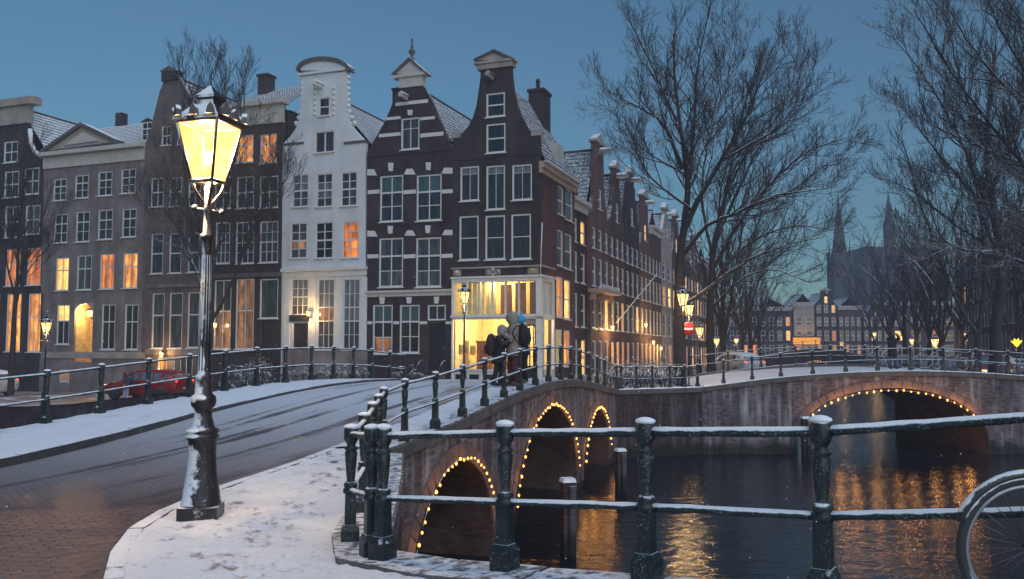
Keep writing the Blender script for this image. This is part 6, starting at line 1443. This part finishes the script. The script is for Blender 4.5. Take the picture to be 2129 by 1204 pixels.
# ================================================================== BICYCLES
M.chrome = mat('dull chrome', (.30, .31, .33), .3, .8, snow=.7, thr=.5); M.bike = mat('black bicycle enamel', (.02, .02, .023), .35, snow=.9, thr=.35); M.tyre_s = mat('snowy bicycle tyre', (.03, .03, .033), .8, snow=1.0, thr=.25)
def torus(mb, r, t, n=40, k=6, m=0):
    mb.tube([(r*math.cos(2*math.pi*i/n), 0, r*math.sin(2*math.pi*i/n)) for i in range(n+1)], t, k, m, caps=False); return mb
def bicycle(label, P, rz, lean=.0, hi=False, group='parked bicycles'):
    root = empty('bicycle', P, rz, label, 'bicycle', group); root.rotation_euler = (lean, 0, rz); n = 64 if hi else 28
    for x in (-.54, .54):
        wh = empty('wheel', (x, 0, .35)); wh.parent = root
        torus(MB(), .335, .021, n, 10 if hi else 6).build('tyre', M.tyre_s, wh); torus(MB(), .305, .012, n, 6).build('rim', M.chrome, wh)
        s = MB()
        for i in range(28 if hi else 14): a = 6.283*i/(28 if hi else 14); s.tube([(0, .02*(-1)**i, 0), (.30*math.cos(a), 0, .30*math.sin(a))], .0022 if hi else .004, 3)
        s.ball((0, 0, 0), .03); s.build('spokes', M.tyre if hi else M.chrome, wh)
        g = MB(); g.tube([(.365*math.cos(a), 0, .365*math.sin(a)) for a in [lerp(R(20), R(165), i/16) for i in range(17)]], .024, 6); g.build('mudguard', M.bike, root, (x, 0, .35))
    f = MB(); bb_, hd, st = (-.05, 0, .30), (.36, 0, .84), (-.20, 0, .82)
    f.tube([hd, bb_], .017, 6); f.tube([st, bb_], .016, 6); f.tube([(.34, 0, .88), (.1, 0, .62), (-.12, 0, .55)], .015, 6); f.tube([(-.54, .05, .35), st], .009, 5); f.tube([(-.54, -.05, .35), st], .009, 5); f.tube([(-.54, .05, .35), bb_], .010, 5); f.tube([(-.54, -.05, .35), bb_], .010, 5)
    f.tube([(.33, 0, .95), (.40, 0, .74)], .019, 6); f.tube([(.40, .05, .74), (.46, .055, .55), (.54, .055, .35)], .011, 5); f.tube([(.40, -.05, .74), (.46, -.055, .55), (.54, -.055, .35)], .011, 5)
    f.tube([(-.20, 0, .82), (-.22, 0, .96)], .012, 5); f.tube([(-.85, .06, .73), (-.25, .06, .75)], .008, 4); f.tube([(-.85, -.06, .73), (-.25, -.06, .75)], .008, 4); f.build('frame', M.bike, root)
    h = MB(); h.tube([(.18, -.28, 1.05), (.26, -.22, 1.10), (.33, -.06, 1.08), (.33, .06, 1.08), (.26, .22, 1.10), (.18, .28, 1.05)], .012, 6); h.tube([(.33, 0, .94), (.33, 0, 1.08)], .012, 5); h.build('handlebar', M.chrome, root)
    s = MB(); s.ball((-.24, 0, .99), .09, n=10, k=6, sz=.45); s.tube([(-.24, 0, .99), (-.06, 0, .985)], [.06, .022], 8); s.build('saddle', M.tyre_s, root)
    c = MB(); c.lathe([(.09, -.01), (.09, .01)], 16); c.tube([(0, .05, 0), (.12, .05, -.1)], .009, 4); c.tube([(0, -.05, 0), (-.12, -.05, .1)], .009, 4); cr = c.build('crank', M.chrome, root, (-.05, 0, .30)); cr.rotation_euler.x = math.pi/2
    hl = MB(); hl.ball((.44, 0, .86), .04); hl.build('lamp', M.chrome, root); return root
bicycle('snow-rimmed wheel of a bicycle leaning at the lower right corner', (3.09, 4.30, .29), R(177), R(-4), True)
b0 = None; gb = random.Random(4)
spots = [(480, 34.5, 'bicycle leaning behind the left railing beside the big lamp'), (508, 34.6, 'second bicycle right of the big lamp, behind the left railing'), (545, 34.4, 'snow-covered bicycle in front of the dark doorway'), (622, 35.4, 'bicycle before the dark door of the white house'), (655, 35.4, 'bicycle below the middle ground window of the white house'),
         (690, 35.4, 'bicycle below the right ground window of the white house'), (722, 35.6, 'bicycle at the right corner of the white house'), (752, 35.8, 'bicycle by the left window of the striped house'), (845, 37.2, 'bicycle right of the stoop of the striped house')]
def place_bike(i, x, y, z, rz, lb):
    global b0
    if b0 is None: o = b0 = bicycle(lb, (x, y, z), rz, R(6), False)
    else: o = copy_tree(b0); o.location = (x, y, z); o['label'] = lb
    o.rotation_euler = (gb.uniform(-.12, .12), 0, rz); return o
for i, (px, Y, lb) in enumerate(spots):
    x = (px-CX)/F*Y; yq = max(Y, 36.2+(-2.4-x)/2.88+.6)+1.6; x = (px-CX)/F*yq
    place_bike(i, x, yq, z_town(x, yq), -TH+gb.uniform(-.5, .5), lb)
fq = ['first', 'second', 'third', 'fourth', 'fifth', 'sixth', 'seventh', 'eighth', 'ninth', 'tenth', 'eleventh', 'twelfth']
for i in range(12):
    px = 1262+i*13; Y = 39.2+gb.uniform(0, 1.6); x = (px-CX)/F*Y; place_bike(i, x, Y, z_town(x, Y), R(60)+gb.uniform(-.4, .4), '%s bicycle from the left in the jumble behind the far quay railing' % fq[i])
for px, lb in ((1828, 'bicycle standing left of the woman on the second bridge'), (1900, 'bicycle on the second bridge right of the photographing woman'), (1925, 'second bicycle right of the photographing woman'), (1975, 'bicycle leaning on the second bridge rail, left of the forked tree'), (2105, 'bicycle at the right end of the second bridge rail')):
    Y = 45.6; x = (px-CX)/F*Y; place_bike(0, x, Y, z_b2(x), gb.uniform(-.3, .3), lb)

# ================================================================== SIGNS, POLES, HEDGES
sp_ = at(1431, 684, 40.6); zg = z_town(sp_.x, 40.6); so = empty('no_entry_sign', (sp_.x, 40.6, zg), 0, 'round red no-entry sign with a white bar below the two close lamps', 'traffic sign')
MB().tube([(0, 0, 0), (0, 0, sp_.z-zg+.45)], .035, 8).build('pole', M.iron_plain, so)
ds = MB().lathe([(.30, -.012), (.31, 0), (.30, .012)], 28).build('disc', mat('sign red', (.55, .03, .035), .4), so, (0, -.06, sp_.z-zg)); ds.rotation_euler.x = math.pi/2
MB().box(0, -.085, sp_.z-zg, .42, .012, .10).build('white_bar', mat('sign white', (.8, .8, .8), .4), so)
s0_, z0_ = on_side(1272, 672); s1_ = s0_+1.2; q0 = CORNER+V*s0_+U*.3; q1 = CORNER+V*(s0_+3.4)+U*2.6; zt_ = at(1336, 570, q1.y).z
MBt = MB().tube([(q0.x, q0.y, z0_), (q1.x, q1.y, zt_)], .04, 6); tag(MBt.build('flag_pole', M.white), 'thin pale flagpole slanting up from the side street cafe', 'flagpole')
# cafe awning board over the ground floor of the side street
ab0 = on_side(1222, 600); aw = MB().box(0, 0, 0, 5.4, .9, .22); ao = empty('shop_canopy', tuple(CORNER+V*(ab0[0]+2.6)+U*.5+Vector((0, 0, ab0[1]-.1))), math.pi/2-TH, 'pale ornate canopy over the cafe front on the side street', 'canopy'); aw.build('canopy_board', M.cornice_warm, ao)
cr_ = MB()
for i in range(9): cr_.prism([(-2.7+.6*i, .1), (-2.1+.6*i, .1), (-2.4+.6*i, .42)], -.40, -.32)
cr_.build('cresting', M.stone_pale, ao); bk = MB(); [bk.box(x, .2, -.35, .12, .5, .5, top=.5) for x in (-2.4, 0, 2.4)]; bk.build('bracket', M.cornice_warm, ao)
# lit shop signs far off
sg = empty('neon_sign', tuple(at(2114, 715, 57)), 0, 'yellow leaf-shaped lit sign at the right edge', 'lit sign'); nb = MB()
for a in (-55, -20, 15, 50): a = R(a); nb.prism([(0, -.22), (.25*math.sin(a)-.10, .18*math.cos(a)), (.46*math.sin(a), .38*math.cos(a)), (.25*math.sin(a)+.10, .18*math.cos(a))][::-1], -.05, .05)
nb.build('lit_leaf', glow('yellow neon', (1.0, .72, .05), 1.3), sg); MB().tube([(0, .1, -.3), (0, .1, -2.3)], .04, 5).build('stem', M.iron_plain, sg)
cs = at(1677, 709, 169.2); sgo = empty('shop_sign', (cs.x, 169.2, cs.z), 0, 'glowing orange shop front sign at the far end of the canal', 'lit sign'); MB().box(0, 0, 0, 5.2, .4, 1.3).build('lit_board', glow('orange shop light', (1.0, .38, .06), .9), sgo); MB().box(0, .1, .8, 5.8, .6, .25).build('awning', M.brick_dark, sgo); lamp_light('shop_light', (0, -1.5, 0), 200, (1, .5, .15), .5, sgo)
# evergreen shrub beside the doorway, low hedge along the far quay
def shrub(name, label, P, sx, sy, h, n, m, seed, stuff=False):
    r = random.Random(seed); lf = MB(); st = MB()
    for i in range(n):
        a, b = r.random()*6.283, r.random()**.5; x, y = sx*b*math.cos(a), sy*b*math.sin(a); z = h*(.12+.88*r.random()*(1-b*b*.45)); d = Vector((r.uniform(-1, 1), r.uniform(-1, 1), r.uniform(-.3, 1))).normalized(); e = d.orthogonal().normalized(); l = r.uniform(.06, .13); p_ = Vector((x, y, z))
        lf.add([p_, p_+d*l*.5+e*l*.3, p_+d*l, p_+d*l*.5-e*l*.3], [(0, 1, 2, 3)])
        if i % 9 == 0: st.tube([(x*.2, y*.2, 0), (x*.6, y*.6, z*.6), (x, y, z)], [.014, .01, .005], 3)
    o = empty(name, P, 0, label, 'shrub'); lf.build('foliage', m, o); st.build('stem', M.twig, o); return o
LEAF = mat('evergreen leaf', (.03, .045, .03), .5, snow=.6, thr=.5, vary=.5); DRY = mat('brown winter leaf', (.07, .045, .03), .7, snow=.6, thr=.55, vary=.5)
q = CORNER+U*(Hd.t1-1.0)-V*.8; shrub('shrub', 'dark evergreen shrub beside the doorway left of the white house', (q.x, q.y, z_town(q.x, q.y)), 1.1, .6, 2.0, 900, LEAF, 1)
for i, (px, Y, lb) in enumerate(((1300, 43.5, 'frosty brown bush behind the bicycles, left of the big tree'), (1335, 44.5, 'second frosty bush behind the bicycles'), (1372, 44, 'frosty bush just left of the big tree trunk'))):
    x = (px-CX)/F*Y; shrub('shrub', lb, (x, Y, z_town(x, Y)), 1.1, .7, 1.35, 800, DRY, 5+i)
# stoop with iron rail at the striped house
q = CORNER+U*(Hs.t1-.9)-V*.6; stp = empty('stoop', (q.x, q.y, -.75), -TH, 'stone steps with a thin iron handrail before the striped house door', 'steps')
for k in range(4): MB().box(0, -.25*k, .75-.2*k-.1, 1.3, .26, .2).build('step', M.coping_snow, stp)
hr = MB()
for sx in (-.7, .7): hr.tube([(sx, .1, 1.6), (sx, -.3, 1.55), (sx, -.95, .95)], .022, 6); hr.tube([(sx, -.95, 0), (sx, -.95, .95)], .02, 5); hr.tube([(sx, -.3, .3), (sx, -.3, 1.55)], .02, 5)
hr.build('handrail', M.iron_plain, stp)
# mannequin, chair and cupboard behind the shop window
lo, up = shop_rects
def inside(x, y, z): return tuple(Hc.root.matrix_basis @ Vector((x, y, z)))
bpy.context.view_layer.update()
wd = mat('chestnut wood', (.25, .07, .025), .5, vary=.4); x = Hc.p(982, 720)[0]
cb = empty('cupboard', inside(x, 1.6, zb_shop+.36), -TH, 'red brown cupboard at the left inside the lit shop', 'cupboard'); MB().box(0, 0, .95, .62, .5, 1.9).box(0, 0, 1.95, .72, .58, .1).build('case', wd, cb); MB().box(-.15, -.26, .9, .26, .03, 1.6).build('door', wd, cb); MB().box(.15, -.26, .9, .26, .03, 1.6).build('door', wd, cb)
x = Hc.p(1003, 720)[0]; mq = empty('mannequin', inside(x, 1.1, zb_shop+.36), -TH, 'dress form on a stand inside the lit shop', 'mannequin'); MB().lathe([(.16, .75), (.19, .9), (.13, 1.1), (.18, 1.3), (.12, 1.42), (.05, 1.5), (.05, 1.58)], 12).build('torso', mat('mauve cloth', (.32, .18, .22), .8), mq); MB().lathe([(.2, 0), (.2, .03), (.03, .06), (.025, .8)], 10).build('stand', wd, mq)
x = Hc.p(1022, 730)[0]; ac = empty('armchair', inside(x, 1.2, zb_shop+.36), -TH+.4, 'ochre armchair inside the lit shop', 'armchair'); om = mat('ochre cloth', (.5, .26, .05), .8); MB().box(0, 0, .35, .7, .6, .22).build('seat', om, ac); MB().box(0, .28, .75, .7, .14, .75, top=.85).build('backrest', om, ac); MB().box(-.36, 0, .5, .1, .6, .35).build('armrest', om, ac); MB().box(.36, 0, .5, .1, .6, .35).build('armrest', om, ac)
# falling flakes
fl = MB(); rr_ = random.Random(2)
for i in range(1300):
    Y = 3.5+34*rr_.random()**1.4; x = rr_.uniform(-.62, .62)*Y; z = EYE+rr_.uniform(-.30, .42)*Y; s = rr_.uniform(.002, .005)*(1 if Y > 7 else .7)
    if (Y > 14.2 or z > .3) and z-EYE < .10*Y: fl.add([(x+s, Y, z), (x-s*.5, Y+s, z), (x-s*.5, Y-s, z), (x, Y, z+s*1.6)], [(0, 1, 2), (0, 3, 1), (1, 3, 2), (2, 3, 0)])
tag(fl.build('falling_snow', M.snow), 'sparse fine snowflakes drifting through the dusk air', kind='stuff')
# ================================================================== HAZE
hz = MB().span(-148, -28, -5.6, 188, 325, 62).mesh('haze', None) if False else None
hm = NT('evening haze'); pv = hm.n('ShaderNodeVolumePrincipled'); pv.inputs['Color'].default_value = (.62, .70, .90, 1); pv.inputs['Density'].default_value = .0017; pv.inputs['Anisotropy'].default_value = .2; hm.l(pv.outputs[0], hm.out.inputs['Volume'])
tag(MB().span(-170, -45, -5.6, 200, 340, 64).build('haze', hm.mat), 'thin blue evening haze over the canal', kind='stuff')
